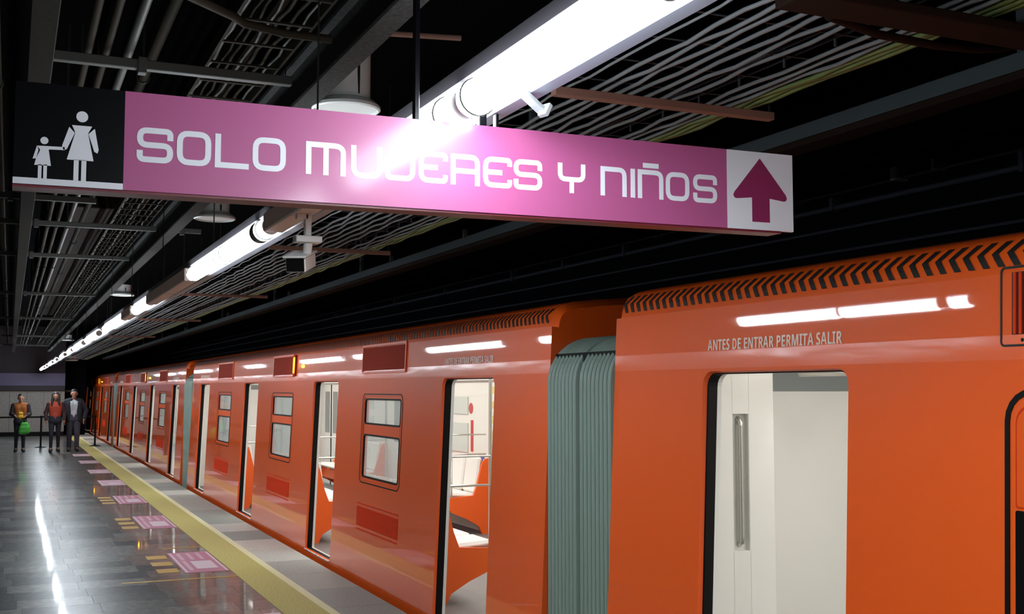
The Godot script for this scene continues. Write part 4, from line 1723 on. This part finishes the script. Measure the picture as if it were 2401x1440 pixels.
# ---------------------------------------------------------------- people
func person(label: String, at: Vector3, h: float, o: Dictionary) -> void:
	var t := thing("person", label, "person", at)
	var k := h / 1.7
	var fem: bool = o.get("fem", false)
	var sw := (0.165 if fem else 0.195) * k   # half the shoulder width
	var P := func(x: float, y: float, z: float) -> Vector3: return at + Vector3(x * k, y * k, z * k)   # z towards the viewer
	var st: float = o.get("stride", 0.16)
	# joints
	var J := {}
	J.head = P.call(0, 1.59, 0.02)
	J.neck = P.call(0, 1.44, 0.0)
	J.chest = P.call(0, 1.26, 0.0)
	J.waist = P.call(0, 1.04, 0.0)
	J.hip = P.call(0, 0.93, 0.0)
	for s in [-1, 1]:
		var nm := "l" if s < 0 else "r"
		J["sh" + nm] = at + Vector3(s * sw, 1.378 * k, 0)
		var el = o.get("el" + nm, Vector3(s * 0.27, 1.12, -0.03))
		var wr = o.get("wr" + nm, Vector3(s * 0.27, 0.87, 0.06))
		J["el" + nm] = P.call(el.x, el.y, el.z)
		J["wr" + nm] = P.call(wr.x, wr.y, wr.z)
		J["hp" + nm] = P.call(s * 0.09, 0.90, 0)
		var f: float = st * s * o.get("lead", 1.0)
		J["kn" + nm] = P.call(s * 0.095, 0.50, f * 0.55 + 0.03)
		J["an" + nm] = P.call(s * 0.10, 0.09, f)
		J["to" + nm] = P.call(s * 0.115, 0.035, f + 0.15)
	var torso := func(e: float) -> Array:
		return [
			[J.neck + Vector3(-sw * 0.75, -0.05 * k, 0), J.neck + Vector3(sw * 0.75, -0.05 * k, 0), 0.06 * k + e, 0.06 * k + e],
			[J.chest + Vector3(-0.075 * k, 0.04 * k, 0), J.waist + Vector3(-0.06 * k, 0, 0), 0.105 * k + e, 0.09 * k + e],
			[J.chest + Vector3(0.075 * k, 0.04 * k, 0), J.waist + Vector3(0.06 * k, 0, 0), 0.105 * k + e, 0.09 * k + e],
			[J.waist, J.hip, 0.10 * k + e, 0.115 * k + e],
			[J.hip + Vector3(-0.06 * k, 0, 0), J.hip + Vector3(0.06 * k, 0, 0), 0.11 * k + e, 0.11 * k + e]]
	var arm := func(nm: String, e: float, cut: float) -> Array:
		return [[J["sh" + nm], J["el" + nm], 0.052 * k + e, 0.04 * k + e], [J["el" + nm], J["el" + nm].lerp(J["wr" + nm], cut), 0.04 * k + e, 0.03 * k + e]]
	var leg := func(nm: String, e: float) -> Array:
		return [[J["hp" + nm], J["kn" + nm], 0.085 * k + e, 0.055 * k + e], [J["kn" + nm], J["an" + nm], 0.055 * k + e, 0.038 * k + e]]
	# the body: one continuous skin
	var bones := []
	bones.append_array(torso.call(0.0))
	bones.append([J.neck + Vector3(0, -0.02, 0), J.head + Vector3(0, -0.04 * k, -0.01 * k), 0.055 * k, 0.055 * k])
	for nm in ["l", "r"]:
		bones.append_array(arm.call(nm, 0.0, 1.0))
		bones.append_array(leg.call(nm, 0.0))
		bones.append([J["an" + nm], J["to" + nm], 0.04 * k, 0.03 * k])
	var m := Mb.new()
	m.blob(bones, 0.016, 0.03)
	# head and hands on finer grids
	var hd: Vector3 = J.head
	m.blob([
		[hd + Vector3(0, 0.035, -0.005) * k, hd + Vector3(0, 0.02, 0.005) * k, 0.085 * k, 0.085 * k],
		[hd + Vector3(0, -0.03, 0.03) * k, hd + Vector3(0, -0.075, 0.045) * k, 0.062 * k, 0.038 * k],
		[hd + Vector3(0, 0.015, 0.085) * k, hd + Vector3(0, -0.022, 0.108) * k, 0.010 * k, 0.014 * k],
		[hd + Vector3(-0.02, -0.055, 0.085) * k, hd + Vector3(0.02, -0.055, 0.085) * k, 0.008 * k, 0.008 * k],
		[hd + Vector3(-0.085, 0.015, 0.0) * k, hd + Vector3(-0.085, -0.02, 0.0) * k, 0.016 * k, 0.01 * k],
		[hd + Vector3(0.085, 0.015, 0.0) * k, hd + Vector3(0.085, -0.02, 0.0) * k, 0.016 * k, 0.01 * k],
		[hd + Vector3(0, -0.05, -0.01) * k, J.neck, 0.05 * k, 0.055 * k]], 0.007, 0.012)
	for nm in ["l", "r"]:
		var s := -1.0 if nm == "l" else 1.0
		var w: Vector3 = J["wr" + nm]
		var d: Vector3 = (w - J["el" + nm]).normalized()
		var fwd := Vector3(0, 0, 1)
		var out := d.cross(fwd).normalized()   # across the palm's thickness
		var wide := out.cross(d).normalized()
		var hand := [[w - d * 0.02, w + d * 0.03 * k, 0.028 * k, 0.026 * k], [w + d * 0.04 * k - wide * 0.022 * k, w + d * 0.085 * k - wide * 0.028 * k, 0.016 * k, 0.013 * k], [w + d * 0.04 * k + wide * 0.022 * k, w + d * 0.085 * k + wide * 0.028 * k, 0.016 * k, 0.013 * k]]
		var lens := [0.062, 0.074, 0.078, 0.068]
		for i in 4:
			var base := w + d * 0.088 * k + wide * (0.033 - 0.022 * i) * k
			var curl: Vector3 = out * -s * 0.012 * k
			var p1: Vector3 = base + d * lens[3 - i] * 0.5 * k + curl * 0.5
			var p2: Vector3 = p1 + d * lens[3 - i] * 0.38 * k + curl * 2.0
			hand.append([base - d * 0.02 * k, p1, 0.009 * k, 0.0085 * k])
			hand.append([p1, p2, 0.0085 * k, 0.0075 * k])
		var tb: Vector3 = w + d * 0.025 * k + wide * 0.03 * k
		hand.append([tb, tb + d * 0.04 * k + wide * 0.028 * k, 0.012 * k, 0.010 * k])
		hand.append([tb + d * 0.04 * k + wide * 0.028 * k, tb + d * 0.07 * k + wide * 0.03 * k, 0.010 * k, 0.008 * k])
		m.blob(hand, 0.006, 0.006)
	var body := part("body", m, M.skin, t)
	m = Mb.new()
	for s in [-1.0, 1.0]:
		m.blob([[hd + Vector3(s * 0.032, 0.018, 0.079) * k, hd + Vector3(s * 0.036, 0.018, 0.079) * k, 0.008 * k, 0.008 * k]], 0.004, 0.004)
	part("eyes", m, M.hair, body)
	# hair
	m = Mb.new()
	var hb := [[hd + Vector3(0, 0.062, -0.018) * k, hd + Vector3(0, 0.04, -0.028) * k, 0.088 * k, 0.09 * k], [hd + Vector3(0, 0.03, -0.035) * k, hd + Vector3(0, -0.02, -0.045) * k, 0.075 * k, 0.06 * k]]
	if o.get("long", false):
		for s in [-1.0, 1.0]:
			hb.append([hd + Vector3(s * 0.075, 0.06, 0.0) * k, hd + Vector3(s * 0.10, -0.24, 0.07) * k, 0.038 * k, 0.034 * k])
		hb.append([hd + Vector3(0, 0.0, -0.05) * k, hd + Vector3(0, -0.2, -0.06) * k, 0.07 * k, 0.06 * k])
	m.blob(hb, 0.012, 0.02)
	part("hair", m, M.hair, t)
	# trousers and shoes
	m = Mb.new()
	bones = [[J.hip + Vector3(-0.06 * k, 0.06 * k, 0), J.hip + Vector3(0.06 * k, 0.06 * k, 0), 0.118 * k, 0.118 * k], [J.hip + Vector3(-0.06 * k, -0.03, 0), J.hip + Vector3(0.06 * k, -0.03, 0), 0.124 * k, 0.124 * k]]
	var loose: float = o.get("loose", 0.012)
	for nm in ["l", "r"]:
		bones.append_array(leg.call(nm, loose))
	m.blob(bones, 0.014, 0.02)
	part("trousers", m, o.trousers, t)
	for nm in ["l", "r"]:
		m = Mb.new()
		m.blob([[J["an" + nm] + Vector3(0, -0.035, -0.02), J["to" + nm] + Vector3(0, 0, 0.015), 0.052 * k, 0.046 * k], [J["an" + nm], J["an" + nm] + Vector3(0, -0.03, -0.02), 0.05 * k, 0.05 * k]], 0.010, 0.02)
		part("shoe", m, M.shoe, t)
	# tops
	m = Mb.new()
	bones = torso.call(0.014).slice(0, 3)
	bones.append([J.waist, J.hip + Vector3(0, 0.05 * k, 0), 0.118 * k, 0.12 * k])
	m.blob(bones, 0.014, 0.03)
	part("shirt", m, o.shirt, t)
	m = Mb.new()
	bones = []
	for nm in ["l", "r"]:
		bones.append_array(arm.call(nm, 0.02, 0.92))
	if o.get("open_jacket", false):
		for s in [-1.0, 1.0]:
			bones.append([J.neck + Vector3(s * sw * 0.85, -0.05 * k, 0.0), J.neck + Vector3(s * sw * 0.4, -0.02 * k, 0.01), 0.078 * k, 0.07 * k])
			bones.append([J.chest + Vector3(s * 0.125 * k, 0.05 * k, 0.02), J.hip + Vector3(s * 0.13 * k, -0.05 * k, 0.02), 0.10 * k, 0.10 * k])
			bones.append([J.chest + Vector3(s * 0.05 * k, 0.04 * k, -0.05), J.hip + Vector3(s * 0.06 * k, -0.05 * k, -0.05), 0.10 * k, 0.10 * k])
	else:
		bones.append([J["shl"], J["shr"], 0.066 * k, 0.066 * k])
	m.blob(bones, 0.014, 0.02)
	part("jacket" if o.get("open_jacket", false) else "sleeves", m, o.jacket, t)


func people() -> void:
	person("person in a dark and orange top carrying yellow and green bags, leftmost walker", q(0.30, 0, 35.3), 1.63, {
		"fem": false, "stride": 0.07, "trousers": M.denim_dark, "shirt": M.shirt_orange, "jacket": M.jacket_dark, "loose": 0.006,
		"ell": Vector3(-0.25, 1.13, 0.02), "wrl": Vector3(-0.15, 1.08, 0.22), "elr": Vector3(0.25, 1.13, 0.02), "wrr": Vector3(0.15, 1.08, 0.22)})
	person("person with long dark hair in a red top with dark sleeves, middle walker", q(1.21, 0, 34.9), 1.68, {
		"fem": true, "stride": 0.10, "lead": -1.0, "long": true, "trousers": M.denim_dark, "shirt": M.vest_red, "jacket": M.sleeve_dark, "loose": 0.004,
		"ell": Vector3(-0.25, 1.14, 0.0), "wrl": Vector3(-0.24, 0.92, 0.10), "elr": Vector3(0.25, 1.14, 0.0), "wrr": Vector3(0.24, 0.92, 0.10)})
	person("person in an open dark jacket over a white shirt, walking nearest the train", q(1.71, 0, 35.1), 1.76, {
		"fem": false, "stride": 0.06, "trousers": M.trouser_grey, "shirt": M.shirt_white, "jacket": M.jacket_navy, "open_jacket": true, "loose": 0.02,
		"ell": Vector3(-0.33, 1.14, -0.02), "wrl": Vector3(-0.25, 0.92, 0.12), "elr": Vector3(0.33, 1.14, -0.02), "wrr": Vector3(0.27, 0.9, 0.12)})
	# bags held by the first walker
	var at := q(0.30, 1.05, 35.3 - 0.34)
	var t := thing("yellow_bag", "small yellow bag held at the chest of the leftmost walker", "bag", at)
	var m := Mb.new()
	m.blob([[at + Vector3(-0.025, 0.05, 0), at + Vector3(0.025, 0.05, 0), 0.045, 0.045], [at + Vector3(-0.03, -0.04, 0), at + Vector3(0.03, -0.04, 0), 0.05, 0.05]], 0.01, 0.03)
	part("pouch", m, M.bag_yellow, t)
	m = Mb.new()
	m.tube([at + Vector3(-0.03, 0.09, 0), at + Vector3(-0.02, 0.13, 0.0), at + Vector3(0.02, 0.13, 0.0), at + Vector3(0.03, 0.09, 0)], 0.006, 6)
	part("handle", m, M.bag_yellow, t)
	at = q(0.40, 0.66, 35.3 - 0.30)
	t = thing("green_bag", "bright green shopping bag hanging before the leftmost walker's thighs", "bag", at)
	m = Mb.new()
	m.blob([[at + Vector3(-0.04, 0.14, 0), at + Vector3(0.06, 0.14, 0), 0.055, 0.055], [at + Vector3(-0.06, 0.03, 0), at + Vector3(0.09, 0.04, 0), 0.075, 0.075], [at + Vector3(-0.07, -0.08, 0), at + Vector3(0.09, -0.06, 0), 0.08, 0.08]], 0.012, 0.06)
	part("sack", m, M.bag_green, t)
	m = Mb.new()
	m.tube([at + Vector3(-0.05, 0.17, 0), at + Vector3(-0.03, 0.26, 0.01), at + Vector3(0.03, 0.26, 0.01), at + Vector3(0.06, 0.17, 0)], 0.008, 6)
	part("handle", m, M.bag_green, t)
